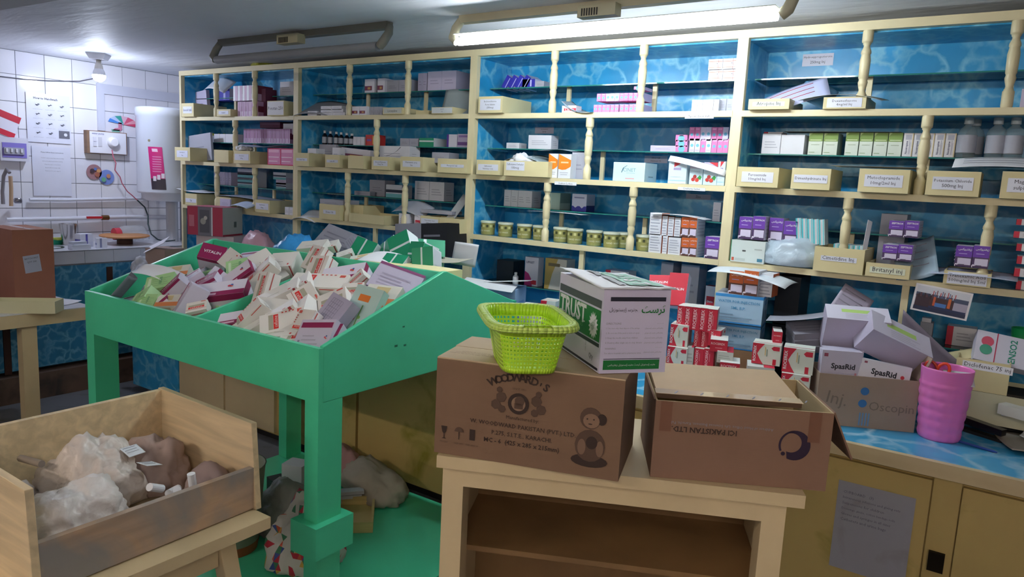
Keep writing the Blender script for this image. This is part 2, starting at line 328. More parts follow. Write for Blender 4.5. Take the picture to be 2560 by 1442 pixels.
b_ = MB(); b_.add([(x + 2.69, y + 1.25, z) for x, y, z in ((GX0 + .02, GY0 + .02, .985), (GX1 - .02, GY0 + .02, .985), (GX1 - .02, GYR, 1.1), (GX0 + .02, GYR, 1.1), (GX0 + .02, GY0 + .02, .97), (GX1 - .02, GY0 + .02, .97), (GX1 - .02, GYR, 1.085), (GX0 + .02, GYR, 1.085))],
         [[0, 1, 2, 3], [7, 6, 5, 4], [0, 4, 5, 1], [1, 5, 6, 2], [2, 6, 7, 3], [3, 7, 4, 0]], GREEN); b_.obj('bin_floor', gt)
b_ = MB(); b_.add([(x + 2.69, y + 1.25, z) for x, y, z in ((GX0 + .02, GYR + .02, 1.1), (GX1 - .02, GYR + .02, 1.1), (GX1 - .02, GY1 - .02, 1.0), (GX0 + .02, GY1 - .02, 1.0), (GX0 + .02, GYR + .02, 1.085), (GX1 - .02, GYR + .02, 1.085), (GX1 - .02, GY1 - .02, .985), (GX0 + .02, GY1 - .02, .985))],
         [[0, 1, 2, 3], [7, 6, 5, 4], [0, 4, 5, 1], [1, 5, 6, 2], [2, 6, 7, 3], [3, 7, 4, 0]], GREEN); b_.obj('bin_floor', gt)
for x in (GX0, GX1 - .07):
    for y in (GY0 + .0005, GY1 - .11):
        gb('leg', (x, y, .031), (x + .0695, y + .11, .955), bev=.008)
gb('leg_collar', (GX1 - .105, GY0 - .03, .395), (GX1 + .03, GY0 + .145, .515), bev=.022)
gb('base_board', (-3.5, -1.9, 0), (-1.87, -.64, .03), bev=.004)
m_ = MB()
for (u, v, r) in ((.42, .07, .006), (.38, -.0, .008), (.43, -.005, .007)): m_.box((GX1 + 2.69, -1.86 + 1.25 + u - r, 1.1 + v - r * .5), (GX1 + 2.6905, -1.86 + 1.25 + u + r, 1.1 + v + r * .5), M('#1d6a50', .8))
m_.obj('chipped_paint', gt)
def sign(par, X, w_, h_, lines, name='paper_label', m=M('#e6e9f2', .35), ink=INK, fs=.62):
    s = MB().box((-w_ / 2, -h_ / 2, 0), (w_ / 2, h_ / 2, .0006), m, X); n = len(lines)
    for i, l in enumerate(lines):
        s.text(l, ink, X @ T(0, h_ * (.5 - (i + .5) / n) * .86, .0009), h=h_ / n * fs * .72, wmax=w_ * .92)
    return s.obj(name, par)
sign(gt, T(.52, GYR - .001 + 1.25, 1.32) @ FX, .155, .045, ['VIT A&D capsule'], m=M('#b9c9cc', .3)); sign(gt, T(-.36, GYR - .001 + 1.25, 1.315) @ FX, .13, .04, ['Surgical caps'], m=M('#8fb3a4', .35), ink=GINK)

# ---------------------------------------------------------------- foreground desk and its boxes
DZ = 1.05
A = W(1092, 1138, 'z', DZ); B_ = W(2015, 1240, 'z', DZ); ang = math.atan2(B_.y - A.y, B_.x - A.x); DL = (B_ - A).length
dk = thing('open_desk', 'cream wooden desk with open front shelf carrying the brown cartons', 'desk', (A.x, A.y, 0), ang)
MB().box((0, 0, DZ - .032), (DL, .46, DZ), CREAM2).obj('desk_top', dk, .008)
for x in (.012, DL - .09): MB().box((x, .022, 0), (x + .055, .1, DZ - .032), CREAM2).obj('front_post', dk, .004)
MB().box((.067, .022, DZ - .085), (DL - .09, .1, DZ - .032), CREAM2).obj('front_rail', dk, .004)
BRN = M('#8a6a43', .6, 'wood', s=(2, 2, 2))
MB().box((.012, .1, 0), (.03, .45, DZ - .032), CREAM2).obj('side_panel', dk); MB().box((DL - .053, .1, 0), (DL - .035, .45, DZ - .032), CREAM2).obj('side_panel', dk)
MB().box((.03, .43, 0), (DL - .053, .45, DZ - .032), BRN).obj('back_panel', dk)
MB().box((.031, .101, DZ - .30), (DL - .054, .429, DZ - .285), BRN).obj('inner_shelf', dk)

def ground_box(p0, p1, z):          # frame at the front-left foot, x along the front, y away from the camera
    a = W(*p0, 'z', z); b = W(*p1, 'z', z); an = math.atan2(b.y - a.y, b.x - a.x); return a, an, (b - a).length
def topz(a, px_top): return ZH(a.x, a.y, px_top)
# brown carton with the gripe-water print
a, an, L_ = ground_box((1085, 1130), (1545, 1205), DZ); WH = topz(a, 895) - DZ; WZ = DZ + WH
wb = thing('cardboard_box', 'large closed brown carton printed WOODWARD\'S at the left of the desk, under the green basket', 'box', a, an)
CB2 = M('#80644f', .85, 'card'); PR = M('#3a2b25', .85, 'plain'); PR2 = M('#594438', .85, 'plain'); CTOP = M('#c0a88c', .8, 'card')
dp = .27
MB().box((0, 0, .001), (L_, dp, WH), CB2, fm={'T': CTOP}).obj('carton_body', wb, .004)
MB().box((0, .002, WH + .0005), (L_, dp * .5, WH + .004), CTOP).obj('flap', wb, .001); MB().box((-.004, dp * .52, WH + .0005), (L_ - .004, dp, WH + .004), CTOP, T(0, 0, 0)).obj('flap', wb, .001)
X = FX @ T(0, 0, .0015); p = MB(); cx = L_ * .46
word = "WOODWARD'S"
for i, c in enumerate(word):
    th = (i - (len(word) - 1) / 2) * .105; r = .15
    p.text(c, PR, X @ T(cx + r * math.sin(th), WH * .905 - r * (1 - math.cos(th)), 0) @ Rz(-th), h=.019, bold=.03)
p.text('SINCE 1851', PR2, X @ T(cx, WH * .79, 0), h=.005)
p.lathe([(.027, 0), (.027, .0004)], PR, X @ T(cx, WH * .64, 0), 24, sm=False); p.lathe([(.018, .0004), (.018, .0008)], M('#8f735e', .85, 'plain'), X @ T(cx, WH * .64, 0), 20, sm=False)
p.lathe([(.008, .0008), (.013, .0012)], PR2, X @ T(cx + .003, WH * .67, 0), 9, sm=False); p.box((cx - .01, WH * .59, .0008), (cx + .012, WH * .645, .0012), PR2, X)
for s_ in (-1, 1):
    for q, (dx, dy, rr) in enumerate(((.045, .012, .014), (.058, -.008, .013), (.042, -.018, .01), (.05, .03, .008))): p.lathe([(rr, 0), (rr * .9, .0005)], PR2, X @ T(cx + s_ * dx, WH * .64 + dy, 0), 7, sm=False)
for i, (s_, h_, b_) in enumerate((('Manufactured by:', .0085, 0), ('W. WOODWARD PAKISTAN (PVT.) LTD.', .0105, .01), ('P.275, S.I.T.E., KARACHI.', .0105, .01), ('MC - 6  (425 x 285 x 215mm)', .0112, .02))):
    p.text(s_, PR, X @ T(cx + .012, WH * (.485 - i * .088), 0), h=h_, bold=b_)
# handling symbols
sx = L_ * .055; p.prism([(sx - .008, .075), (sx + .008, .075), (sx + .005, .06), (sx + .001, .055), (sx + .001, .045), (sx + .006, .042), (sx - .006, .042), (sx - .001, .045), (sx - .001, .055), (sx - .005, .06)], .0005, PR, X)
sx = L_ * .14; p.prism([(sx + .012 * math.cos(t_ * .314), .065 + .012 * math.sin(t_ * .314)) for t_ in range(11)], .0005, PR2, X); p.box((sx - .001, .045, 0), (sx + .001, .065, .0005), PR, X)
sx = L_ * .215; p.box((sx - .007, .048, 0), (sx + .007, .076, .0005), PR, X)
for sx, t_ in ((.055, 'FRAGILE'), (.14, 'KEEP DRY'), (.215, 'THIS SIDE UP')): p.text(t_, PR2, X @ T(L_ * sx, .034, 0), h=.004)
# print of a sitting child holding something
bx_, by_ = L_ * .845, .03
def blobp(cx_, cy_, rx, ry, m, z=0): p.prism([(cx_ + rx * math.cos(t_ * .393), cy_ + ry * math.sin(t_ * .393)) for t_ in range(16)], .0004 + z, m, X)
blobp(bx_, by_ + .012, .045, .016, PR); blobp(bx_, by_ + .05, .037, .04, PR2, .0001); blobp(bx_ - .002, by_ + .118, .026, .027, PR2, .0002); blobp(bx_ + .025, by_ + .118, .012, .014, PR, .0003)
blobp(bx_, by_ + .112, .02, .018, M('#8a6d59', .85, 'plain'), .0004); blobp(bx_ + .004, by_ + .058, .014, .016, PR, .0005); blobp(bx_ - .02, by_ + .045, .01, .02, M('#7d6250', .85, 'plain'), .0004); blobp(bx_ + .024, by_ + .045, .009, .02, M('#7d6250', .85, 'plain'), .0004)
for e_ in (-.008, .008): blobp(bx_ - .002 + e_, by_ + .116, .002, .002, PR, .0006)
blobp(bx_ - .002, by_ + .104, .005, .0015, PR, .0006)
p.obj('box_print', wb)
p = MB(); 
for k in range(3): p.text('PHARMA PRODUCTS KEEP AWAY FROM HEAT'[: 30 - k * 6], PR2, T(.075, .06 + k * .012, WH + .0045) @ Rz(.0), h=.005)
p.obj('box_print', wb)
# ICI carton, open at the top
a2, an2, L2 = ground_box((1625, 1192), (2063, 1229), DZ); H2 = topz(a2, 1000) - DZ; d2 = .30
ib = thing('cardboard_box', 'open brown carton with a dark round swirl mark printed on its front, at the right of the desk', 'box', a2, an2)
th = .004; CF = M('#8a6a57', .85, 'card')
MB().box((0, 0, .001), (L2, th, H2), CF, fm={'K': CARDIN, 'T': CARDIN}).obj('front_wall', ib)
MB().box((0, th, .001), (th, d2, H2), CF, fm={'R': CARDIN, 'T': CARDIN}).obj('side_wall', ib)
MB().box((L2 - th, th, .001), (L2, d2, H2), CF, fm={'L': CARDIN, 'T': CARDIN}).obj('side_wall', ib)
MB().box((th, d2 - th, .001), (L2 - th, d2, H2), CF, fm={'F': CARDIN, 'T': CARDIN}).obj('back_wall', ib)
MB().box((th, th, .001), (L2 - th, d2 - th, .006), CARDIN).obj('box_floor', ib)
X = T(L2, th, H2) @ Matrix.Rotation(math.radians(64), 4, 'Y'); MB().prism([(0, 0), (.13, .012), (.135, d2 * .5), (.12, d2 - .03), (0, d2 - .01)], .004, CF, X).obj('side_flap', ib, label='flap hanging down outside')
X = T(0, 0, H2) @ Matrix.Rotation(math.radians(-97), 4, 'Y') @ Rz(0); MB().prism([(0, .01), (0, d2 - .01), (-.005, d2 - .02), (-.004, .03)], .004, CF, X).obj('side_flap', ib)
# top lid lying askew inside the rim
X = T(.004, .03, H2 - .002) @ E(math.radians(3), 0, math.radians(0)); l = MB()
l.box((.0, .0, 0), (L2 * .83, d2 * .88, .012), M('#d2b592', .8, 'card'), X, fm={'F': M('#5a4433', .8, 'card')}); lid = l.obj('inner_lid', ib, .002)
l = MB().box((-.003, -.004, .0125), (L2 * .835, .032, .0135), M('#cfae86', .25, 'card', coat=.6), X)
for k in range(6): l.box((.04 + k * .062, .004, .0136), (.043 + k * .062, .022, .014), GINK, X @ T(.04 + k * .062, 0, 0) @ Rz(-.5) @ T(-.04 - k * .062, 0, 0))
l.obj('packing_tape', ib)
X = FX @ T(0, 0, .001); p = MB(); PP = M('#2a1a33', .8, 'plain')
p.text('ICI PAKISTAN LTD.', PR, X @ T(L2 * .285, H2 * .655, .0009) @ Rz(math.pi), h=.013, bold=.02); p.text('Address of Head Office: Life Sciences Business, Karachi, Pakistan', GINK, X @ T(L2 * .36, H2 * .735, 0) @ Rz(math.pi), h=.007)
c_ = (L2 * .80, H2 * .56)
def cres(c, r0, r1, off, a0, a1, n=18):
    o_ = [(c[0] + r0 * math.cos(t), c[1] + r0 * math.sin(t)) for t in [a0 + (a1 - a0) * i / n for i in range(n + 1)]]
    i_ = [(c[0] + off[0] + r1 * math.cos(t), c[1] + off[1] + r1 * math.sin(t)) for t in [a1 + (a0 - a1) * i / n for i in range(n + 1)]]
    for i in range(n): p.quad([(*o_[i], 0), (*o_[i + 1], 0), (*i_[n - i - 1], 0), (*i_[n - i], 0)], PP, X)
p.obj('box_print', ib); p = MB()
cres(c_, .037, .024, (-.008, .006), -2.0, 1.9); cres(c_, .037, .033, (.001, .0), 1.75, 3.6); p.lathe([(.005, 0), (.005, .0003)], PP, X @ T(c_[0] - .025, c_[1] - .022, 0), 12)
p.obj('swirl_mark', ib)
for xx in (.012, L2 - .055): MB().box((xx, -.0012, H2 - .075), (xx + .028, -.0004, H2), M('#7d5540', .35, 'card', coat=.4)).obj('old_tape', ib)
# white and green TRUST carton
a3 = W(1497, 934, 'z', WZ + .006); b3 = W(1660, 938, 'z', WZ + .006); c3 = W(1385, 872, 'z', WZ + .006)
an3 = math.radians(50); L3 = .174; d3 = .31; H3 = topz(a3, 724) - WZ - .006
tb = thing('syringe_carton', 'white and green carton printed TRUST standing on the two brown cartons', 'box', a3, an3)
WH_ = M('#dad4ef', .5); GRN = M('#0f7a37', .5); BLK = M('#26283a', .5)
MB().box((0, 0, 0), (L3, d3, H3), WH_).obj('carton_body', tb, .004)
p = MB(); X = FX @ T(0, 0, .0008)
def rc(x0, y0, x1, y1, m, X_, W0, H0, z=0): p.quad([(x0 * W0, y0 * H0, z), (x1 * W0, y0 * H0, z), (x1 * W0, y1 * H0, z), (x0 * W0, y1 * H0, z)], m, X_)
rc(.1, .865, .93, .915, BLK, X, L3, H3); rc(.05, .045, .9, .16, GRN, X, L3, H3); rc(.05, .17, .9, .178, BLK, X, L3, H3)
UR = '\uFB67\uFEB3\uFEAE\uFB68'; UR2 = '\uFEB2\uFB90\uFEED\uFEAE\uFB69\uFED4\uFBFE\uFEAF'; UR3 = '\uFEDE\uFE91\uFEAF\uFEEE\uFE98\uFEB4\uFBFE\uFE88 \uFEB3\uFEAE\uFEE7\uFEA0'
p.text(UR, GRN, X @ T(L3 * .75, H3 * .76, .0003), h=.03, wmax=L3 * .36, bold=.02); p.text(UR3, BLK, X @ T(L3 * .3, H3 * .76, .0003), h=.018, wmax=L3 * .42)
for i, (s_, q) in enumerate((('DIRECTIONS', .22), ('1. Use once only, then dispose of the syringe', .5), ('2. Do not use if the pack is torn or open', .5), ('3. Keep the needle away from children', .48), ('4. Destroy after single use to stop disease', .55), ('WARNING', .16), ('For sale to hospitals and to pharmacies alone', .55))):
    p.text(s_, GINK, X @ T(L3 * .06, H3 * (.6 - i * .058 - (.01 if i > 4 else 0)), .0003), h=.0058, wmax=L3 * q, al='L')
    p.text(UR3 + ' ' + UR2, GINK, X @ T(L3 * .92, H3 * (.6 - i * .058), .0003), h=.006, wmax=L3 * (.1 if i in (0, 5) else .28), al='R')
p.text(' '.join([UR2, UR3, UR, UR3]), WHITE, X @ T(L3 * .48, H3 * .1, .0004), h=.012, wmax=L3 * .72)
p.obj('box_print', tb); p = MB()
XLf, wl_, hl_ = face('L', 0, 0, 0, L3, d3, H3, .0008)
rc(.02, .36, .97, .74, GRN, XLf, wl_, hl_); rc(.02, .765, .97, .86, M('#4a4f55', .5), XLf, wl_, hl_); rc(.02, .3, .97, .345, BLK, XLf, wl_, hl_); rc(.15, .02, .97, .05, BLK, XLf, wl_, hl_)
p.text('TRUST', WHITE, XLf @ T(wl_ * .36, hl_ * .615, .0004), h=.055, wmax=wl_ * .62, bold=.03)
k = wl_ * .62 / text_geo('TRUST', .03)[2]
for q in (.03, .16, .52, .58, .93):       # slab serifs of the heavy roman letters
    p.box((wl_ * (.05 + .62 * q) - .003, hl_ * .615 - .021, .0004), (wl_ * (.05 + .62 * q) + .007, hl_ * .615 - .018, .0006), WHITE, XLf)
p.text('DISPOSABLE SYRINGES', M('#6db36a', .5), XLf @ T(wl_ * .36, hl_ * .475, .0004), h=.016, wmax=wl_ * .5)
st = []
for i in range(32): r = (.030 if i % 2 else .021); st.append((wl_ * .83 + r * math.cos(i * .19635), hl_ * .53 + r * 1.1 * math.sin(i * .19635)))
p.prism(st, .0005, WHITE, XLf)
for i, s_ in enumerate(('QUALITY', 'STERILE', 'SAFE')): p.text(s_, GRN, XLf @ T(wl_ * .83, hl_ * (.56 - i * .035), .0008) @ Rz(.5), h=.006)
p.text('100 PCS', GINK, XLf @ T(wl_ * .7, hl_ * .24, 0) @ Rz(math.pi / 2), h=.006); p.text('Qty', GINK, XLf @ T(wl_ * .82, hl_ * .14, 0), h=.012, bold=.03)
p.obj('box_print', tb)
# torn, sagging lid flaps of that carton
fl = MB(); fl.grid(lambda u, v: (-.008 + u * (L3 + .02), -.006 + v * (d3 * .98), H3 + .004 + .006 * v + .008 * math.sin(u * 3 + v * 2.2) * v + .003 * noise.noise(Vector((u * 9, v * 9, 1)))), 12, 12, M('#e8e8f0', .5))
o = fl.obj('lid_flap', tb); sd = o.modifiers.new('s', 'SOLIDIFY'); sd.thickness = .002
lf = MB(); 
def lz(u, v): return H3 + .0055 + .006 * v + .008 * math.sin(u * 3 + v * 2.2) * v + .003 * noise.noise(Vector((u * 9, v * 9, 1)))
def lpatch(u0, v0, u1, v1, m): lf.grid(lambda u, v: (-.008 + (u0 + (u1 - u0) * u) * (L3 + .02), -.006 + (v0 + (v1 - v0) * v) * d3 * .98, lz(u0 + (u1 - u0) * u, v0 + (v1 - v0) * v) + .001), 8, 8, m)
lpatch(.42, .1, .9, .85, M('#6fb79a', .5)); lpatch(.3, .12, .4, .5, M('#6a6d78', .5)); lpatch(.3, .55, .4, .85, M('#6a6d78', .5))
for q, c in enumerate('TRUST'):
    v_ = .8 - q * .15; vs2, fs2, w2, h2_ = text_geo(c, .03); kk = .05
    lf.add([(-.008 + (.5 + vv.y * .32) * (L3 + .02), -.006 + (v_ - vv.x * .15) * d3 * .98, lz(.5 + vv.y * .32, v_ - vv.x * .15) + .0025) for vv in vs2], [f[::-1] for f in fs2], WHITE)
lf.text('10ml', GINK, T(L3 * .2, d3 * .5, H3 + .014) @ Rz(-math.pi / 2), h=.018); lf.obj('box_print', tb)

# ---------------------------------------------------------------- lime basket with real holes
def basket():
    base = (W(1265, 918, 'z', WZ) + W(1415, 915, 'z', WZ)) / 2
    zt = .0; a_ = W(1225, 872, 'z', WZ + .0); fr = W(1400, 918, 'z', WZ)
    t = thing('plastic_basket', 'lime green perforated plastic basket on top of the brown carton', 'basket', (0, 0, 0))
    LG = M('#c6f53a', .28, 'plastic', sss=.1); RIM = M('#d2f478', .3, 'plastic')
    hx0, hy0, hx1, hy1 = .105, .066, .142, .09; Hb = .122; n = 88
    def rr(hx, hy, rad, k):          # rounded rectangle, k in 0..n
        s_ = k / n * 4; q = int(s_) % 4; f = s_ - int(s_)
        cs = [((hx - rad), -(hy - rad)), ((hx - rad), (hy - rad)), (-(hx - rad), (hy - rad)), (-(hx - rad), -(hy - rad))]
        # each quarter: straight from middle... use superellipse-like param
        t_ = k / n * 2 * math.pi; c, s2 = math.cos(t_), math.sin(t_); e = .42
        return (hx * math.copysign(abs(c) ** e, c), hy * math.copysign(abs(s2) ** e, s2))
    # even spacing around the perimeter
    N0 = 720; pts = [rr(1, .62, 0, i * n / N0) for i in range(N0 + 1)]; L = [0]
    for i in range(N0): L.append(L[-1] + math.dist(pts[i], pts[i + 1]))
    par = []; j = 0
    for k in range(n + 1):
        tgt = L[-1] * k / n
        while j < N0 - 1 and L[j + 1] < tgt: j += 1
        par.append(pts[j] if k < n else pts[0])
    def P_(k, h, e=0):
        f = h; hx = hx0 + (hx1 - hx0) * f + e; hy = hy0 + (hy1 - hy0) * f + e; u_, v_ = par[k % n]
        return (u_ * hx, v_ / .62 * hy, h * Hb)
    m = MB(); rows = [.0, .06]; hz = [.1 + i * .085 for i in range(8)]
    def ring(h0_, h1_):
        for k in range(n): m.add([P_(k, h0_), P_(k + 1, h0_), P_(k + 1, h1_), P_(k, h1_)], [[0, 1, 2, 3]], LG, I4, True)
    ring(0, .1); ring(.78, 1.0)
    for h_ in hz:
        h2 = h_ + .085
        for k in range(n):
            o4 = [Vector(P_(k, h_)), Vector(P_(k + 1, h_)), Vector(P_(k + 1, h2)), Vector(P_(k, h2))]; c = sum(o4, Vector()) / 4
            ux, uy = par[k]
            if uy < -.58 and ux < .8: m.add(o4, [[0, 1, 2, 3]], LG, I4, True); continue
            i4 = [c + (q - c) * .52 for q in o4]
            m.add(o4 + i4, [[a0, (a0 + 1) % 4, 4 + (a0 + 1) % 4, 4 + a0] for a0 in range(4)], LG)
    m.add([P_(k, 0) for k in range(n)], [list(range(n))[::-1]], LG)
    o = m.obj('basket_body', t); s_ = o.modifiers.new('s', 'SOLIDIFY'); s_.thickness = .0022
    m = MB(); prof = [(0, 1.0), (.006, 1.015), (.018, 1.0), (.022, .94), (.02, .9)]
    for (e0, h_), (e1, h1_) in zip(prof, prof[1:]):
        for k in range(n):
            hole = par[k][0] > .9 and abs(par[k][1]) < .22 and abs(par[(k + 1) % n][1]) < .22 and e0 == .006
            if hole: continue
            m.add([P_(k, h_, e0), P_(k + 1, h_, e0), P_(k + 1, h1_, e1), P_(k, h1_, e1)], [[0, 1, 2, 3]], RIM, I4, True)
    o = m.obj('basket_rim', t); s_ = o.modifiers.new('s', 'SOLIDIFY'); s_.thickness = .002
    MB().box((-.155, -.035, Hb * .985), (-.1545 + .004, .0, Hb * 1.0), PAPER, T(-.02, 0, 0)).obj('sticker', t)
    return t
bk = basket(); bk.location = (-.957, -2.02, WZ + .005); bk.rotation_euler.z = math.radians(-46)

# ---------------------------------------------------------------- helpers for thin sheets and bags
def sheet(name, label, cat, loc, w_, d_, rot, m=PAPER, curl=(0, 0), group=None, lines=0, th=.0008, nu=10, nv=8, ink=GINK, jag=0):
    g = MB(); g.grid(lambda u, v: ((u - .5) * w_, (v - .5) * d_, curl[0] * (4 * (u - .5) ** 2) + curl[1] * (4 * (v - .5) ** 2) + jag * noise.noise(Vector((u * 3, v * 3, len(label) * .37)))), nu, nv, m)
    for i in range(lines):
        v = .85 - .7 * i / max(1, lines); g.grid(lambda u, q: ((-.4 + .7 * u) * w_, (v - .5 + q * .022) * d_, curl[0] * (4 * (-.4 + .7 * u) ** 2) + curl[1] * (4 * (v - .5 + q * .022) ** 2) + .0012), 6, 1, ink)
    o = tag(g.obj(name), label, cat, group); o.location = loc; o.rotation_euler = rot
    s_ = o.modifiers.new('s', 'SOLIDIFY'); s_.thickness = th; return o
import bmesh
def bag(name, label, cat, loc, size, m, rz=0, seed=0, amp=.22, flat=.35, group=None, sub=4, fine=1.0):
    bm = bmesh.new(); bmesh.ops.create_icosphere(bm, subdivisions=sub, radius=1)
    for v in bm.verts:
        p = v.co.copy(); q = p * 1.6 + Vector((seed * 3.1, seed * 1.7, seed))
        r = 1 + amp * noise.noise(q) * 1.6 + amp * .7 * (1 - abs(noise.noise(q * 2.3)) * 2.2) * .5 + amp * .45 * fine * (1 - abs(noise.noise(q * 4.5 + Vector((0, 0, q.x)))) * 3) + amp * .2 * fine * (1 - abs(noise.noise(q * 11)) * 3)
        v.co = p * r
        if v.co.z < -flat: v.co.z = -flat + (v.co.z + flat) * .08
    lo = [min(v.co[i] for v in bm.verts) for i in range(3)]; hi = [max(v.co[i] for v in bm.verts) for i in range(3)]
    for v in bm.verts: v.co = Vector([((v.co[i] - lo[i]) / (hi[i] - lo[i]) - (.5 if i < 2 else 0)) * size[i] for i in range(3)])
    for f in bm.faces: f.smooth = True
    me = bpy.data.meshes.new(name); bm.to_mesh(me); bm.free(); me.materials.append(m)
    o = tag(link(name, me), label, cat, group); o.location = loc; o.rotation_euler.z = rz; return o

# ---------------------------------------------------------------- wooden crate on its stool, lower left
st = thing('stool', 'cream painted wooden stool with splayed legs carrying the pine crate', 'stool', (-2.16, -2.46, 0))
MB().box((-.30, -.42, .58), (.275, .40, .619), CREAM2).obj('stool_top', st, .01)
for sx in (-1, 1):
    for sy in (-1, 1):
        x, y = sx * .20, sy * .27; m = MB(); o_ = .028
        m.add([(x * 1.25 + a, y * 1.25 + b, 0) for a, b in ((-o_, -o_), (o_, -o_), (o_, o_), (-o_, o_))] + [(x + a, y + b, .58) for a, b in ((-o_, -o_), (o_, -o_), (o_, o_), (-o_, o_))], [[3, 2, 1, 0], [4, 5, 6, 7], [0, 1, 5, 4], [1, 2, 6, 5], [2, 3, 7, 6], [3, 0, 4, 7]], CREAM2)
        m.obj('leg', st, .004)
for sx in (-1, 1): MB().box((sx * .205 - .012, -.245, .49), (sx * .205 + .012, .245, .579), CREAM2).obj('apron', st, .003)
for sy in (-1, 1): MB().box((-.18, sy * .275 - .012, .49), (.18, sy * .275 + .012, .579), CREAM2).obj('apron', st, .003)
cr = thing('wooden_crate', 'open pine crate with a low grimy front board, holding plastic bags and rolls', 'crate', (-1.965, -2.39, .62), math.radians(91))
PINE = M('#dcc6a0', .6, 'wood', s=(14, 1.2, 14)); PINEF = M('#bd9f84', .7, 'wood', s=(1.2, 14, 14), d='#8c8886')
cw, cdp = .70, .55; t_ = .022
def pr(pts, x, th_, m, nm): MB().prism(pts, th_, m, T(x, 0, 0) @ Matrix(((0, 0, 1, 0), (1, 0, 0, 0), (0, 1, 0, 0), (0, 0, 0, 1)))).obj(nm, cr, .002)
for x in (-cw / 2, cw / 2 - t_): pr([(-.012, .0), (cdp, .0), (cdp, .31), (.012, .295)], x, t_, PINE, 'side_board')
MB().box((-cw / 2 + t_, .0, .004), (cw / 2 - t_, t_, .146), PINEF).obj('front_board', cr, .003, label='front board stained grey and brown')
MB().box((-cw / 2 + t_, cdp - t_, .0), (cw / 2 - t_, cdp - .0005, .305), PINE).obj('back_board', cr, .002)
MB().box((-cw / 2 + t_, t_, .003), (cw / 2 - t_, cdp - t_, .012), PINE).obj('crate_floor', cr)
def CL(x, y, z): return cr.matrix_basis @ Vector((x, y, z)) if False else Matrix.Translation(cr.location) @ Rz(math.radians(91)) @ Vector((x, y, z))
FILM = M('#e9e2df', .35, 'film', a=.88); FILM2 = M('#ddd2cb', .35, 'film', a=.92)
bag('plastic_bag', 'crumpled clear bag filling the left front of the pine crate', 'bag', CL(-.165, .175, .013), (.33, .29, .2), FILM, math.radians(91), 3, .22, .3, sub=5, fine=.55)
bag('plastic_bag', 'large puffed clear bag in the middle of the pine crate', 'bag', CL(-.01, .365, .013), (.34, .27, .26), FILM2, math.radians(85), 9, .22, .3, sub=5, fine=.5)
bag('plastic_bag', 'flat milky bag at the back left of the pine crate', 'bag', CL(-.23, .41, .013), (.2, .2, .15), FILM, 1.5, 14, .26, .3, fine=.6)
bag('crumpled_cloth', 'dusty mauve cloth wrap in the back right of the pine crate', 'cloth', CL(.2, .38, .013), (.22, .26, .19), M('#a8938c', .8), 1.5, 21, .3, .3, fine=.8)
ROLL = M('#dfe2ea', .5)
for i, (x, y, z, a, b, wd) in enumerate(((.05, .10, .11, 1.1, .3, 'standing highest behind the others'), (.1, .075, .085, .9, 1.2, 'tilted in the middle of the heap'), (.16, .08, .1, .15, .2, 'standing upright at the right'), (.06, .05, .075, 1.5, 1.7, 'lying nearest the front board'), (.12, .12, .07, 1.45, .5, 'lying at the back of the heap'), (.2, .06, .07, 1.3, 2.4, 'lying at the far right end'))):
    m = MB().lathe([(.004, -.028), (.0125, -.028), (.0125, .028), (.004, .028)], ROLL, n=14, sm=False)
    o = tag(m.obj('paper_roll'), f'small white roll in the pine crate, {wd}', 'roll', 'white rolls in the crate'); o.location = CL(x, y + .005, z + .03); o.rotation_euler = (a, 0, b)
bag('folded_wrapper', 'stack of dusty mauve folded wrappers by the front board of the pine crate', 'wrapper', CL(.245, .13, .013), (.16, .19, .15), M('#9a8684', .7), 1.3, 31, .1, fine=.3)
for i, (x, y, z, rx, ry, l) in enumerate(((.09, .30, .2, .5, .1, 'small printed white slip standing in the pine crate'), (.11, .24, .165, .1, .3, 'small white slip lying on the cloth in the pine crate'))):
    sheet('paper_slip', l, 'paper', CL(x, y, z), .07, .045, (rx, ry, 1.9), M('#dde3ec', .5), lines=3)
tag(MB().tube([(0, 0, 0), (.12, .01, .01)], .011, M('#8d8279', .6)).obj('dusty_tube'), 'short grey tube leaning on the back board of the pine crate', 'tube').location = CL(-.16, .49, .2)

# ---------------------------------------------------------------- left table with a brown carton
lt = thing('side_table', 'cream table with white top at the left edge carrying a brown carton', 'table', (-5.25, -1.7, 0))
MB().box((-.4, -.8, .795), (.35, .55, .80), M('#dcdde4', .3)).obj('table_top', lt); MB().box((-.405, -.805, .715), (.355, .555, .7945), CREAM2).obj('apron', lt, .004)
for x in (-.36, .255):
    for y in (-.76, .14): MB().box((x, y, 0), (x + .07, y + .085, .715), CREAM2).obj('leg', lt, .004)
bx1 = thing('cardboard_box', 'tall reddish brown carton on the white-topped table at the left edge', 'box', (-5.5, -1.32, .80))
RB_ = M('#9c6650', .7, 'card'); MB().box((-.2, -.12, .001), (.2, .125, .475), RB_).obj('carton_body', bx1, .005)
MB().box((-.2, -.02, .4755), (.202, .025, .4765), M('#c98e76', .2, 'card', coat=.6)).obj('packing_tape', bx1)
sign(bx1, T(.2012, -.01, .25) @ Rz(math.pi / 2) @ Rz(0) @ FX @ Rz(.12), .1, .115, ['BATCH 0427', 'QTY 200', '', ''], m=M('#aeb4c6', .6), fs=.5)
m = MB(); p0 = W(5, 785, 'z', .80); p1 = W(118, 786, 'z', .80)
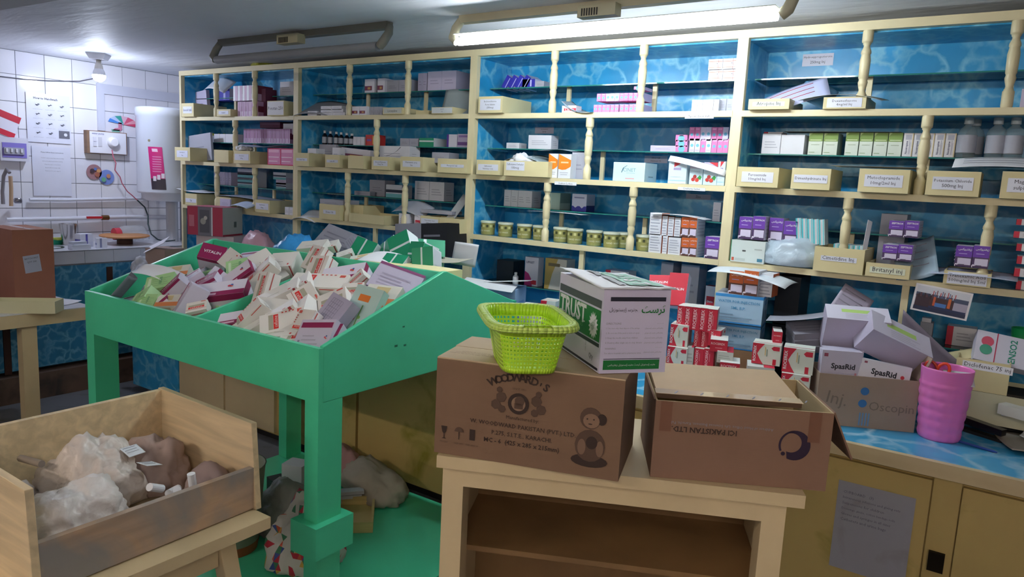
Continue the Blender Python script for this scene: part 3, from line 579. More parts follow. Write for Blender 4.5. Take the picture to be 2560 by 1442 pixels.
def open_tray(name, label, cat, loc, rz, w_, d_, h_, m_, th=.004, group=None, par=None, taper=0):
    t = thing(name, label, cat, loc, rz, group); hw = w_ / 2
    for nm, a_, b_ in (('front_wall', (-hw, 0, 0), (hw, th, h_)), ('back_wall', (-hw, d_ - th, 0), (hw, d_, h_)), ('side_wall', (-hw, th, 0), (-hw + th, d_ - th, h_)), ('side_wall', (hw - th, th, 0), (hw, d_ - th, h_)), ('tray_floor', (-hw + th, th, 0), (hw - th, d_ - th, th))):
        MB().box(a_, b_, m_).obj(nm, t)
    return t
open_tray('storage_tray', 'pale cream open tray in front of the reddish carton on the left table', 'tray', ((p0.x + p1.x) / 2 - .03, (p0.y + p1.y) / 2, .80), math.atan2(p1.y - p0.y, p1.x - p0.x), .36, .14, .075, M('#d9d6b0', .5))
t = tag(MB().lathe([(.022, 0), (.022, .02), (.02, .022)], M('#b9b9c2', .4)).obj('tape_roll'), 'small white tape roll beside the tray on the left table', 'tape'); t.location = W(133, 765, 'z', .80) + Vector((0, .02, 0))
sheet('paper_sheet', 'loose white sheet lying at the far end of the left table', 'paper', (-5.12, -1.28, .803), .2, .24, (0, 0, .4), PAPER, (0, .01))

# ---------------------------------------------------------------- tiled sink counter along the left wall
sk = thing('sink_counter', 'white tiled sink counter along the left wall with blue marbled panels below', 'counter', (-6.0, -1, 0))
def sb(name, p, q, m, bev=0, **k): return MB().box((p[0] + 6, p[1] + 1, p[2]), (q[0] + 6, q[1] + 1, q[2]), m, **k).obj(name, sk, bev)
TL = M('#e6e6ee', .15, 'plain', coat=.4)
sb('counter_slab', (XL + .002, -3.4, .96), (-5.752, .95, 1.068), M('#8c8f97', .6))
for j in range(-12, 5):
    y0 = -.93 + .2 * j if False else -1.0 + .4 * j * .5
for j in range(-11, 9): 
    y0 = -1.0 + .215 * j
    sb('edge_tile', (-5.752, y0, .972), (-5.744, y0 + .212, 1.064), TL)
sb('counter_top', (XL + .002, -3.4, 1.0685), (-5.735, .95, 1.074), M('#d9dae2', .2))
PANB = M('#3f93c0', .3, 'marble', s=10.0, v='#7fc3dd')
for y0, y1 in ((-2.6, -2.05), (-2.0, -1.35), (-1.3, -.62), (-.57, .1)):
    sb('blue_door', (-5.79, y0, .22), (-5.765, y1, .93), PANB, .003)
for y0 in (-2.05, -1.345, -.615): sb('brown_stile', (-5.785, y0, .2), (-5.768, y0 + .045, .96), M('#4d2d22', .6))
sb('blue_rail', (-5.795, -3.4, .93), (-5.763, .1, .96), PANB); sb('cabinet_body', (XL + .002, -3.4, .2), (-5.80, .1, .955), DARK); sb('plinth', (XL + .002, -3.4, 0), (-5.70, .95, .19), M('#6d5547', .7, 'dirty', d='#3f3531'))
bowl = MB().lathe([(.10, -.04), (.13, -.01), (.145, .003), (.16, .004)], M('#9a9ca3', .25, 'metal'), cap=False, n=28).obj('sink_bowl', sk); bowl.location = (-6.02 + 6, -1.02 + 1, 1.0745); bowl.scale = (1, 1.3, .4)
SCZ = 1.0745
def onsink(px, py): return W(px, py, 'z', SCZ)
p = onsink(167, 612); t = thing('steel_tumbler', 'stainless steel tumbler standing upside up on the sink counter', 'tumbler', (-6.1, p.y + .0, SCZ)); t.location = (-6.12, W(172, 610, 'x', -6.12).y, SCZ)
MB().lathe([(.042, 0), (.044, .004), (.064, .165), (.066, .168), (.062, .168), (.042, .008)], M('#c9c3bd', .22, 'metal'), n=28, cap=False).obj('tumbler_body', t)
y_ = W(330, 590, 'x', -6.1).y
t = thing('plastic_jar', 'clear plastic jar with a red lid lying on its side on the sink counter', 'jar', (-6.17, y_, SCZ + .07), 0); X = E(-math.pi / 2, 0, 0)
MB().lathe([(.03, .0), (.055, .015), (.068, .05), (.069, .15), (.066, .2), (.045, .235), (.01, .24)], M('#e9ecf2', .08, 'film', a=.35), X @ T(0, 0, -.08), n=24).obj('jar_body', t); MB().lathe([(.05, 0), (.052, .045), (.046, .05)], M('#d9485a', .35), X @ T(0, 0, -.115), n=24).obj('lid', t)
t = thing('round_board', 'round wooden board on a low foot on the sink counter', 'board', (-6.02, W(312, 598, 'x', -6.02).y, SCZ))
MB().lathe([(.16, .055), (.185, .062), (.188, .07), (.18, .076)], M('#cd8f5a', .45, 'wood'), n=36, sm=False).obj('board_disc', t); MB().lathe([(.06, 0), (.06, .055)], M('#4a2c20', .6), n=20).obj('foot', t)
def small_box(name, label, loc, w_, d_, h_, rz, m, extra=None, cat='box', group=None):
    b = MB().box((-w_ / 2, -d_ / 2, 0), (w_ / 2, d_ / 2, h_), m)
    if extra: extra(b, w_, d_, h_)
    o = tag(b.obj(name), label, cat, group); o.location = loc; o.rotation_euler.z = rz; return o
def stripe(c, a_=.3, b_=.6):
    def f(b, w_, d_, h_): b.box((w_ / 2, -d_ / 2 + a_ * d_, .001), (w_ / 2 + .0006, -d_ / 2 + b_ * d_, h_ - .001), M(c, .5)); b.box((-w_ / 2, -d_ / 2, h_ * a_), (w_ / 2, -d_ / 2 - .0006, h_ * b_), M(c, .5))
    return f
small_box('white_carton', 'white carton with a violet stripe standing beside the steel tumbler', onsink(222, 618) + Vector((-.07, .0, 0)), .07, .1, .1, .1, M('#d9dbe8'), stripe('#5a55a8', .42, .58))
small_box('white_carton', 'low white carton pair lying at the edge of the sink counter', onsink(207, 624) + Vector((-.05, 0, 0)), .06, .14, .035, .1, M('#dfe1ea')); small_box('white_carton', 'flat white carton on top of the low cartons at the sink edge', onsink(205, 624) + Vector((-.06, 0, .0355)), .055, .11, .022, .2, M('#cfd2de'))
small_box('white_carton', 'small upright white carton in front of the round board', onsink(261, 620) + Vector((-.045, 0, 0)), .03, .075, .075, -.15, M('#e6e8f3'), stripe('#8d93b8', .3, .5))
t = thing('scrubbing_sponge', 'green and yellow sponge behind the steel tumbler', 'sponge', (-6.2, W(137, 600, 'x', -6.2).y, SCZ)); MB().box((-.04, -.05, 0), (.04, .06, .035), M('#12906a', .8)).obj('green_layer', t, .005); MB().box((-.04, -.0, .0355), (.04, .06, .05), M('#dfe46a', .9)).obj('yellow_layer', t, .004)
# wall notices
def wallpaper(name, label, cat, y0, z0, y1, z1, m=M('#dfe1f0', .35), x=-6.292):
    t = thing(name, label, cat, (x, y0, z0)); MB().box((0, 0, 0), (.0012, y1 - y0, z1 - z0), m).obj('sheet', t)
    return t, T(.0018, 0, 0) @ Rz(math.pi / 2) @ FX, y1 - y0, z1 - z0
t, X, w_, h_ = wallpaper('handwash_poster', 'handwash instruction poster with twelve small pictures taped on the tiles', 'poster', -.915, 1.862, -.60, 2.235)
m = MB(); m.text('How to Handwash', INK, X @ T(w_ * .44, h_ * .9, 0), h=.016, bold=.02)
for r in range(4):
    for c in range(3):
        cx_, cy_ = w_ * (.25 + .28 * c), h_ * (.76 - .19 * r)
        if r == 3 and c == 2: m.box((cx_ - .03, cy_ - .03, 0), (cx_ + .05, cy_ + .03, .0004), M('#6d6f7c', .5), X); m.lathe([(.014, .0005), (.012, .001)], PAPER, X @ T(cx_ + .02, cy_, 0), 6, sm=False); continue
        for a_ in range(4): m.box((cx_ - .024, cy_ - .02 + a_ * .0125, 0), (cx_ + .024, cy_ - .019 + a_ * .0125, .0003), M('#c3c5d6', .5), X)
        m.tube([(cx_ - .015, cy_ + .005, .001), (cx_, cy_ - .004 + .008 * ((r + c) % 2), .001), (cx_ + .014, cy_ + .008, .001)], .0028, M('#5e606e', .5), 5, X)
        m.tube([(cx_ - .01, cy_ - .004, .001), (cx_ + .008, cy_ + .011, .001)], .0022, INK, 5, X)
        m.text('Rub palms with soap well', GINK, X @ T(cx_, cy_ - .031, 0), h=.0045)
m.obj('poster_print', t)
t, X, w_, h_ = wallpaper('typed_notice', 'typed notice in a plastic sleeve below the handwash poster', 'notice', -.89, 1.45, -.61, 1.835)
m = MB()
for i, (s_, hh) in enumerate((('Please follow these instructions', .009), ('Counter opens every day in the morning', .007), ('Inform the pharmacist before leaving', .007), ('Keep the store room closed', .007), ('Report all short items daily', .007), ('Thank you for your support', .007))): m.text(s_, GINK if i else INK, X @ T(w_ * .52, h_ * (.88 - i * .065 - (.05 if i else 0)), 0), h=hh)
m.obj('notice_print', t)
t, X, w_, h_ = wallpaper('wall_sticker', 'red and white sticker cut by the left edge of the photo', 'sticker', -1.16, 1.93, -1.0, 2.1, M('#e3e0ee', .4)); MB().box((0, 0, 0), (w_, .04, .0005), RED, X).box((0, h_ - .05, 0), (w_, h_, .0005), RED, X).obj('red_bands', t); t.rotation_euler.x = -.35
t = thing('distribution_box', 'white breaker box with a violet panel and four switches on the tiles', 'breaker box', (-6.295, -1.12, 1.71))
MB().box((0, 0, 0), (.05, .19, .175), M('#dcdcea', .35)).obj('box_body', t, .006); MB().box((.05, .012, .025), (.053, .175, .135), M('#8b7fd0', .35)).obj('violet_panel', t)
MB().box((.0532, .02, .05), (.064, .155, .1), M('#a9aab8', .4)).obj('breaker_strip', t, .003)
for k in range(4): MB().box((.0642, .03 + k * .033, .065), (.072, .042 + k * .033, .092), M('#e6e6f0', .35)).obj('switch', t, .002)
t = thing('switch_board', 'white socket board with a large plug on the tiles beside the heater', 'switch', (-6.295, -.5, 1.80))
MB().box((0, 0, 0), (.05, .325, .185), M('#8d6f5a', .6, 'wood')).obj('wooden_back', t, .003); MB().box((.0501, .02, .006), (.056, .315, .179), M('#e9e9f2', .3)).obj('face_plate', t, .002)
for z in (.06, .1): MB().box((.0562, .045, z), (.062, .07, z + .035), M('#dfdfea', .3)).obj('switch', t, .002)
MB().box((.0562, .085, .06), (.059, .115, .135), M('#d4d4de', .3)).obj('socket', t, .002)
MB().lathe([(.042, 0), (.045, .01), (.038, .035), (.03, .04)], M('#efeff6', .3), T(.0562, .2, .1) @ Matrix.Rotation(math.pi / 2, 4, 'Y'), 20).obj('plug', t)
m = MB(); m.text('water pump', M('#33408a', .6, 'plain'), T(.0572, .085, .16) @ Rz(math.pi / 2) @ FX, h=.014); m.obj('handwriting', t)
yp, zp = -.3, 1.87
def WX(px, py, x=-6.2): return W(px, py, 'x', x)
tag(MB().tube([WX(280, 375, -6.23), WX(283, 392), WX(290, 408), WX(287, 425), WX(300, 442), WX(305, 458), WX(318, 478), WX(330, 488), WX(343, 500)], .0045, M('#c4647a', .5)).obj('twisted_flex'), 'twisted pink flex running down from the plug on the tiles', 'cable')
tag(MB().tube([WX(343, 500), WX(362, 518), WX(370, 540, -6.15), WX(370, 560, -6.1), WX(378, 585, -6.05), WX(395, 599, -5.98), WX(415, 603, -5.9), WX(438, 600, -5.85)], .006, M('#20363a', .4)).obj('black_cable'), 'black cable curling down onto the sink counter beside the board', 'cable')
tag(MB().tube([WX(0, 191, -6.28), WX(60, 198, -6.28), WX(120, 202, -6.28), WX(160, 203, -6.28), WX(200, 203, -6.25), WX(236, 196, -6.1)], .004, M('#55545e', .5)).obj('lamp_wire'), 'thin grey wire strung across the tiles to the bulb', 'cable')
cn = M('#cfd2e2', .35)
t = thing('cable_trunking', 'white cable trunking on the tiles from the socket board to the corner', 'trunking', (-6.297, -.39, 1.99))
MB().box((0, 0, 0), (.02, .055, .38), cn).obj('vertical_run', t, .002); MB().box((0, .055, .30), (.02, 1.3, .38), cn).obj('horizontal_run', t, .002)
t = thing('water_pipe', 'white water pipe running along the tiles above the red valve', 'pipe', (-6.27, -.9, 1.42)); MB().tube([(0, -.03, 0), (0, .25, .0), (0, .9, .02), (0, 1.2, .02)], .013, M('#dcdeea', .3)).obj('pipe_run', t)
t = thing('water_pipe', 'lower white water pipe with a red lever valve', 'pipe', (-6.26, -1.1, 1.27)); MB().tube([(0, 0, 0), (0, .4, .0), (0, .9, .01), (0, 1.35, .0)], .017, M('#dcdeea', .3)).obj('pipe_run', t)
MB().box((.012, .575, .0), (.024, .70, .018), M('#c62a35', .4)).obj('valve_lever', t, .004); MB().tube([(0, .70, .005), (0, .76, .005)], .021, M('#8b6b47', .4, 'metal')).obj('valve_body', t)
t = thing('water_tap', 'grey swan-neck tap over the sink at the left edge', 'tap', WX(12, 510, -6.25)); 
o_ = Vector(t.location); MB().tube([WX(8, 510, -6.2) - o_, WX(6, 480, -6.2) - o_, WX(9, 440, -6.18) - o_, WX(17, 423, -6.16) - o_, WX(24, 432, -6.13) - o_], [.014, .013, .013, .014, .012], M('#8d8a92', .35)).obj('spout', t)
MB().tube([WX(26, 440, -6.13) - o_, WX(28, 470, -6.13) - o_, WX(28, 515, -6.13) - o_], .014, M('#c3a68a', .6)).obj('hose_end', t); MB().lathe([(.02, 0), (.028, .01), (.028, .03), (.02, .04)], M('#9b9aa2', .3, 'metal'), T(*(WX(45, 508, -6.22) - o_))).obj('tap_handle', t)
# water heater
hx, hy = -6.06, .055
t = thing('water_heater', 'white cylindrical water heater with a pink sticker, at the end of the tiled wall', 'water heater', (hx, hy, 1.43))
HW = M('#dfe6f4', .25, 'plain', coat=.3); MB().lathe([(.16, 0), (.19, .02), (.195, .06), (.222, .065), (.226, .08), (.224, .7), (.23, .705), (.23, .76), (.224, .775), (.2, .78), (.02, .785)], HW, n=44).obj('heater_body', t)
m = MB()
def curved(y0, z0, y1, z1, mt, r=.2265, e=.0008, skew=0):   # patch wrapped on the cylinder; y is the angle from facing the camera
    m.grid(lambda u, v: ((r + e) * math.cos(y0 + (y1 - y0) * u + skew * v), (r + e) * math.sin(y0 + (y1 - y0) * u + skew * v), z0 + (z1 - z0) * v), 6, 8, mt)
MAG = M('#cf2a7c', .4); a0 = -1.02
curved(a0, .1, a0 + .5, .45, MAG, skew=-.12); curved(a0 - .0, .1, a0 + .5, .19, M('#3a3340', .4), e=.0014, skew=-.02)
for k in range(3): curved(a0 + .06 + k * .14, .17 + k * .012, a0 + .17 + k * .14, .21 + k * .012, M('#e9dfe9', .4), e=.002)
for k in range(7): curved(a0 + .05, .245 + k * .02, a0 + .36, .253 + k * .02, M('#e28ab8', .4), e=.0012, skew=-.02)
curved(a0 + .04, .41, a0 + .24, .435, M('#f3cfe2', .4), e=.0012, skew=-.02); m.obj('sticker', t, label='tall pink and black sticker')
m = MB(); m.lathe([(.012, 0), (.01, .004)], M('#8e8468', .5), T(.222 * math.cos(-1.1), .222 * math.sin(-1.1), .5) @ Rz(-1.1) @ Matrix.Rotation(math.pi / 2, 4, 'Y')); m.obj('indicator', t)
MB().tube([(.0, .05, 0), (.0, .05, -.355)], .05, M('#b9bcc6', .3)).obj('drain_pipe', t); MB().tube([(-.05, .17, 0), (-.05, .17, -.355)], .014, M('#9b9ea8', .3, 'metal')).obj('inlet_pipe', t)
tag(MB().lathe([(.12, 0), (.13, .0), (.14, .07), (.13, .07)], M('#4fd04a', .35, 'plastic'), n=24).obj('green_tray'), 'bright green plastic dish hanging behind the end of the shelves', 'dish').location = (-5.99, .42, 1.73)
bpy.data.objects['green_tray'].rotation_euler = (1.3, 0, .5)
# stickers on tiles: parasol and two round plates
t, X, w_, h_ = wallpaper('parasol_sticker', 'sticker of a striped parasol with pink boots above the socket board', 'sticker', -.3, 1.98, -.298, 1.982)
m = MB(); cols = ['#4f8fe0', '#b9cdf0', '#3fa9a0', '#e3b9cc', '#dd5f80', '#eaa5b6', '#d84a70']
for k in range(7):
    a0 = math.pi * (1 - k / 7); a1 = math.pi * (1 - (k + 1) / 7)
    m.prism([(.115, .09), (.115 + .13 * math.cos(a0), .09 + .07 * math.sin(a0)), (.115 + .13 * math.cos(a1), .09 + .07 * math.sin(a1))][::-1], .0006, M(cols[k], .4), X @ Rz(-.12))
m.prism([(.07, .1), (.1, .1), (.1, .045), (.085, .03), (.02, .03), (.04, .05), (.07, .055)][::-1], .0006, M('#cf86a4', .4), X @ T(.01, -.01, 0)); m.prism([(.02, .03), (.09, .03), (.09, .01), (.03, .0)], .0006, M('#7fb5a8', .4), X); m.obj('sticker_print', t)
t, X, w_, h_ = wallpaper('plate_sticker', 'two overlapping round stickers, pink and blue, below the socket board', 'sticker', -.5, 1.53, -.498, 1.532)
m = MB()
for cx_, cy_, r, c in ((.07, .12, .062, '#a87f86'), (.072, .125, .055, '#dcb9c4'), (.17, .08, .062, '#7f95d8'), (.17, .082, .055, '#b9c4ea')): m.lathe([(r, 0), (r, .0005)], M(c, .4), X @ T(cx_, cy_, .0002 * r * 100), 28, sm=False)
for cx_, cy_, r, c in ((.05, .13, .018, '#4d3a44'), (.09, .1, .02, '#b06a55'), (.1, .13, .016, '#d9a06a'), (.18, .09, .018, '#c98f6e'), (.14, .06, .02, '#6fae8c'), (.075, .145, .012, '#5f7fc4')): m.lathe([(r, .012), (r, .0125)], M(c, .5), X @ T(cx_, cy_, 0), 9, sm=False)
m.obj('sticker_print', t)

# ---------------------------------------------------------------- cartons and bins on the shelves
def PJ(x, y, z):
    q = Vector((x, y, z)) - CAM; k = FPX / FW.dot(q); return CXP + k * RT.dot(q), CYP - k * UP.dot(q)
def span(px0, px1, pyt, zb, y):      # real x range and height of something seen between two columns, its top at row pyt
    xm = W((px0 + px1) / 2, pyt, 'y', y).x; zt = ZH(xm, y, pyt); pm = (pyt + PJ(xm, y, zb)[1]) / 2
    return W(px0, pm, 'y', y).x, W(px1, pm, 'y', y).x, zt - zb
def dec(b, w_, d_, h_, ds, X=I4):
    for i, q in enumerate(ds):
        F, W_, H_ = face(q[0], -w_ / 2, 0, 0, w_ / 2, d_, h_, .0004 + .0002 * i); F = X @ F
        if isinstance(q[1], str) and q[1] not in ('c', 'p'):      # (face, text, u, v, width fraction, colour, bold, turn)
            rot = q[7] if len(q) > 7 else 0
            b.text(q[1], q[5] if not isinstance(q[5], str) else M(q[5], .6, 'plain'), F @ T(q[2] * W_, q[3] * H_, .0003) @ Rz(rot), wmax=q[4] * (W_ if abs(rot) < .8 else H_), h=(H_ if abs(rot) < .8 else W_) * .8, bold=q[6] if len(q) > 6 else 0)
        elif q[1] == 'c': b.lathe([(q[4] * W_, 0), (q[4] * W_, .0002)], M(q[5], .5, 'plain'), F @ T(q[2] * W_, q[3] * H_, 0), 14, sm=False)
        elif q[1] == 'p': b.add([(u * W_, v * H_, 0) for u, v in q[2]], [list(range(len(q[2])))], M(q[3], .5, 'plain'), F)
        else: u0, v0, u1, v1, c = q[1:6]; b.quad([(u0 * W_, v0 * H_, 0), (u1 * W_, v0 * H_, 0), (u1 * W_, v1 * H_, 0), (u0 * W_, v1 * H_, 0)], M(c, .5, 'plain') if isinstance(c, str) else c, F)
def GL(f, n, u0=.1, u1=.9, v0=.2, v1=.8, c='#9a9aa6'):   # lines of fine print
    return [(f, u0, v0 + (v1 - v0) * i / n, u1 - .25 * ((i * 7) % 3) / 3, v0 + (v1 - v0) * (i + .3) / n, c) for i in range(n)]
AR = '\uFEB2\uFB90\uFEED\uFEAE\uFB69\uFED4\uFBFE\uFEAF'
def sty_z(c, c2, txt): return [('F', 0, .48, 1, 1, c), ('F', 0, 0, 1, .48, c2), ('F', .16, .1, .96, .42, '#cfc8e0'), ('F', txt, .55, .84, .8, WHITE, .02), ('F', .2, .62, .7, .65, '#b9a6dd'), ('F', 0, .04, .95, .07, c2), ('F', 'p', ((.02, .0), (.2, .1), (.1, .16), (.0, .1)), '#e8e2f2'), ('F', 'c', .1, .06, .05, c2), ('F', .25, .1, .6, .13, '#6d6a80')] + GL('R', 5, .1, .95, .1, .9, '#b0b0bd') + GL('L', 5, .1, .95, .1, .9, '#b0b0bd')
STY = {
 'white': ('#dcdde6', GL('F', 3, .15, .85, .3, .7, '#aeb0bf') + GL('R', 3, .2, .8, .3, .7, '#b8bac6')),
 'blank': ('#dfe0e8', []), 'grey': ('#a9abb8', GL('F', 2, .2, .8, .35, .65, '#8b8d9c')), 'lav': ('#c3bcd6', GL('F', 2, .2, .8, .35, .65, '#a39cba')),
 'rose': ('#b98fb4', [('F', 0, 0, 1, .35, '#cdb4cf'), ('F', .35, .05, .65, .95, '#a97aa6'), ('R', 0, .3, 1, .7, '#6b2340')]),
 'rosew': ('#c9a9c6', [('F', .0, 0, .45, 1, '#eef0f8'), ('R', 0, .45, 1, 1, '#6b2338')]),
 'pinkh': ('#d98bb6', [('F', .08, .75, .9, .93, '#eeb6d2'), ('F', .08, .45, .9, .5, '#f6dcea'), ('F', 0, 0, 1, .05, '#d8295f'), ('F', 0, .95, 1, 1, '#d8295f'), ('F', 0, 0, .05, 1, '#d8295f'), ('F', .1, .2, .8, .25, '#f6dcea')]),
 'pinkc': ('#e07cb5', [('F', 'c', .5, .45, .28, '#6fb7d6'), ('F', .15, .8, .85, .92, '#eea6cf'), ('R', 0, 0, 1, 1, '#b9a9cc')]),
 'pinkw': ('#d9d2ea', [('F', 'c', .5, .5, .3, '#6fb7d6'), ('F', .15, .1, .85, .2, '#c3b6da'), ('R', 0, 0, 1, 1, '#b9a9cc')]),
 'maroonw': ('#e2e0ea', [('F', 0, .18, .75, .5, '#7b2a4d'), ('F', .3, .25, .6, .42, '#c79a58'), ('L', 0, .1, 1, .6, '#7b2a4d')]),
 'blue': ('#2f2fa8', [('F', .62, .1, .74, .9, '#b9bce8'), ('T', 0, 0, 1, 1, '#c9cbe2'), ('R', 0, 0, 1, 1, '#c9cbe2')]),
 'orangew': ('#dfe3ec', [('F', 'p', ((0, .38), (.3, .34), (.6, .36), (.9, .45), (1, .5), (1, .75), (0, 1)), '#e8821e'), ('F', .2, .62, .8, .68, '#f2c9a0'), ('F', .15, .22, .8, .24, '#9ea3b0'), ('F', .2, .14, .75, .16, '#9ea3b0')]),
 'teal': ('#c6e0e4', [('F', 'CINET', .52, .6, .4, '#6f9aa6'), ('F', .42, .42, .7, .44, '#8fb0b8'), ('F', .4, .12, .68, .17, '#d79aa2'), ('F', 'p', ((.28, .45), (.34, .7), (.45, .84), (.43, .84), (.31, .7), (.26, .46)), '#2f5e78'), ('R', .3, .25, .7, .3, '#8aa5ae')]),
 'berry': ('#c9e3ef', [('F', .0, .72, .95, 1, '#b9b3c9'), ('F', 'p', ((.35, 1), (1, .8), (1, 1)), '#c8323f'), ('F', 'c', .42, .35, .14, '#a5302f'), ('F', 'c', .3, .22, .14, '#b93230'), ('F', 'c', .6, .2, .15, '#cc4436'), ('F', 'p', ((.6, .3), (.8, .42), (.95, .34), (.85, .2)), '#2f8f3f'), ('F', .1, .58, .8, .6, '#9db6c6')]),
 'berryp': ('#cfe6f2', [('F', 'p', ((.3, 1), (.8, 1), (.3, .75)), '#d33340'), ('F', .28, .62, .7, .74, '#9a8fb5'), ('F', 0, .12, 1, .16, '#a5cfe4'), ('F', .15, .3, .7, .32, '#b0c6d6')]),
 'bluez': ('#c9cfe6', [('F', 0, 0, 1, .3, '#2c2f9a'), ('F', 'p', ((.1, .3), (.25, .2), (.4, .3), (.55, .3), (.7, .18), (.85, .3)), '#c9cfe6'), ('F', .15, .75, .85, .82, '#7f86b0'), ('R', 0, 0, 1, .35, '#232a80')]),
 'greenw': ('#a9c4b8', [('F', .0, 0, .45, 1, '#bfd8cc'), ('F', 'c', .25, .4, .12, '#1f5f5a'), ('R', 0, .4, 1, 1, '#7a9a92')]),
 'olive': ('#d3dcd0', [('F', 0, .62, 1, 1, '#7d9a4a'), ('F', .1, .66, .9, .7, '#c9d6a8'), ('F', .08, .1, .5, .12, '#6f8f4a'), ('F', .2, .45, .8, .48, '#a7b39c'), ('F', 'p', ((.0, .85), (.25, 1), (.0, 1)), '#b9cc8c'), ('T', 0, 0, 1, 1, '#cfd8cc'), ('R', 0, 0, 1, 1, '#8fa39a')]),
 'neuro': ('#e6e4e8', [('F', 'Nootropine', .4, .38, .55, '#4a4a70', .02, math.pi / 2), ('F', .62, .1, .66, .7, '#9a9ab0'), ('F', .72, .1, .75, .6, '#9a9ab0'), ('F', .2, .72, .8, .92, '#b5b5c2'), ('F', .9, 0, .98, 1, '#d6c08a')]),
 'zp': ('#cfcbdc', sty_z('#6a3aa8', '#4a3560', 'ZEFTROX')), 'zpu': ('#cfcbdc', sty_z('#6a3aa8', '#4a3560', AR)),
 'zo': ('#cfd3da', sty_z('#c8602a', '#5a3530', 'ZEFTROX')), 'zou': ('#cfd3da', sty_z('#c8602a', '#5a3530', AR)),
 'zback': ('#d6d9e2', GL('F', 6, .1, .9, .1, .95, '#9fa3b4') + [('R', 0, 0, 1, 1, '#c8602a')]),
 'striped': ('#d5e2e6', [('F', .0, 0, .3, 1, '#4fb9c6'), ('F', .45, 0, .52, 1, '#c9a9b4'), ('F', .7, 0, .9, 1, '#6fc4cf')]),
 'redw': ('#dcdce2', [('F', 0, 0, .22, 1, '#c4213f'), ('L', 0, 0, 1, 1, '#c4213f')] + GL('F', 3, .35, .9, .3, .8, '#a8a8b4')),
 'redyel': ('#c4352f', [('F', .6, .1, .8, .9, '#d9a53a'), ('F', .1, .4, .5, .6, '#7a4a9a')]),
 'green': ('#1f8f6a', [('F', .0, .55, 1, .72, '#d7e2e0'), ('R', 0, 0, 1, 1, '#d3d8df'), ('T', .6, 0, .85, 1, '#d7e2e0')]),
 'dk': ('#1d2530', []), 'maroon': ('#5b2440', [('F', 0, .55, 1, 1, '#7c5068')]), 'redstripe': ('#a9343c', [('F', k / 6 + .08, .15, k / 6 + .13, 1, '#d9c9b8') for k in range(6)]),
 'tealw': ('#cfd6e4', [('F', 0, .4, 1, .62, '#2f3a4f'), ('F', 0, .0, 1, .3, '#6fb6be')]), 'purw': ('#b9aecb', [('F', 0, .15, 1, .4, '#6d4a86'), ('F', .1, .75, .9, .9, '#8f74ac'), ('L', 0, 0, 1, 1, '#c9c9dc')]),
 'vio': ('#d8d6e4', [('F', 0, 0, .2, 1, '#5b3a9a')]), 'lipi': ('#dcdbe6', [('F', 'LIPIGET', .4, .82, .6, '#4a4f78', .02), ('F', 'p', ((0, 0), (.6, 0), (.5, .25), (.3, .42), (0, .5)), '#b8327a'), ('F', .5, .05, .9, .2, '#c8323f')]),
 'gold': ('#cdc9bd', [('F', 'p', ((0, 0), (.2, 0), (.35, .5), (.6, 1), (0, 1)), '#b39a52'), ('F', .15, .75, .7, .85, '#6b5f43')]),
 'cranw': ('#e4e3ea', [('F', .0, .75, 1, .79, '#d9794a'), ('F', .0, .2, .9, .24, '#d98a66'), ('F', .7, .0, .72, 1, '#a5443a'), ('F', .6, .55, .66, .62, '#6a6a78')]),
 'redlab': ('#e3dfe8', [('F', .15, .22, 1, .62, '#cc2f42'), ('F', 'Diclo', .55, .42, .6, WHITE, .02), ('T', 0, 0, 1, 1, '#8f2538')]),
}
def carton_mesh(name, w_, d_, h_, sty, X=I4, bev=0):
    b = MB(); base, ds = STY[sty]; b.box((-w_ / 2, 0, 0), (w_ / 2, d_, h_), M(base, .5), X); dec(b, w_, d_, h_, ds, X); return b.mesh(name)
def put(sty, label, px0, px1, pyt, zb, y=.0, d_=.12, rz=0, tilt=0, group=None, name='medicine_carton', cat='carton', x=None):
    x0, x1, h_ = span(px0, px1, pyt, zb, y); w_ = x1 - x0
    o = tag(link(name, carton_mesh(name, w_, d_, h_, sty)), label, cat, group); o.location = ((x0 + x1) / 2, y, zb + .0004); o.rotation_euler = (0, tilt, rz); return o
def rowof(sty, desc, where, px0, px1, pyt, zb, n, y=.0, d_=.12, gap=.0015, group=None, styles=None, name='medicine_carton'):
    x0, x1, h_ = span(px0, px1, pyt, zb, y); w_ = (x1 - x0) / n; ms = {}; r = []
    for i in range(n):
        s_ = styles[i] if styles else sty
        if s_ not in ms: ms[s_] = carton_mesh(name, w_ - gap, d_, h_, s_)
        o = link(name, ms[s_]); tag(o, f'{desc}, {ORD[i]} {where}', 'carton', group or f'{desc}s {where}'); o.location = (x0 + w_ * (i + .5), y + .004 * ((i * 7) % 3) / 3, zb + .0004); r.append(o)
    return r
def bin_(lines, label, px0, px1, pyt, zb, y=-.035, d_=.27, rz=0, lm=None, fs=.62, lw=.72, lh=.5, lv=.5, m=None, side=1):
    x0, x1, h_ = span(px0, px1, pyt, zb, y); w_ = x1 - x0; t = thing('medicine_bin', label, 'bin', ((x0 + x1) / 2, y, zb + .0004), rz, 'cream medicine bins'); m = m or BINC; q = .005; hw = w_ / 2
    b = MB(); b.box((-hw, 0, 0), (hw, q, h_), m).box((-hw, d_ - q, 0), (hw, d_, h_), m).box((-hw, q, 0), (-hw + q, d_ - q, h_), m).box((hw - q, q, 0), (hw, d_ - q, h_), m).box((-hw + q, q, 0), (hw - q, d_ - q, q), m)
    b.obj('bin_body', t, .0018, 1)
    if lines: sign(t, T((side - 1) * 0, -.0008, h_ * lv) @ FX, w_ * lw, h_ * lh, lines, m=lm or M('#d9dcea', .25), fs=fs)
    return t
S1, S2, S3 = [z + .0006 for z in RTp[1:]]; G1, G2, G3, G4 = [z + .0008 for z in GZ]
FL = 'far left unit'
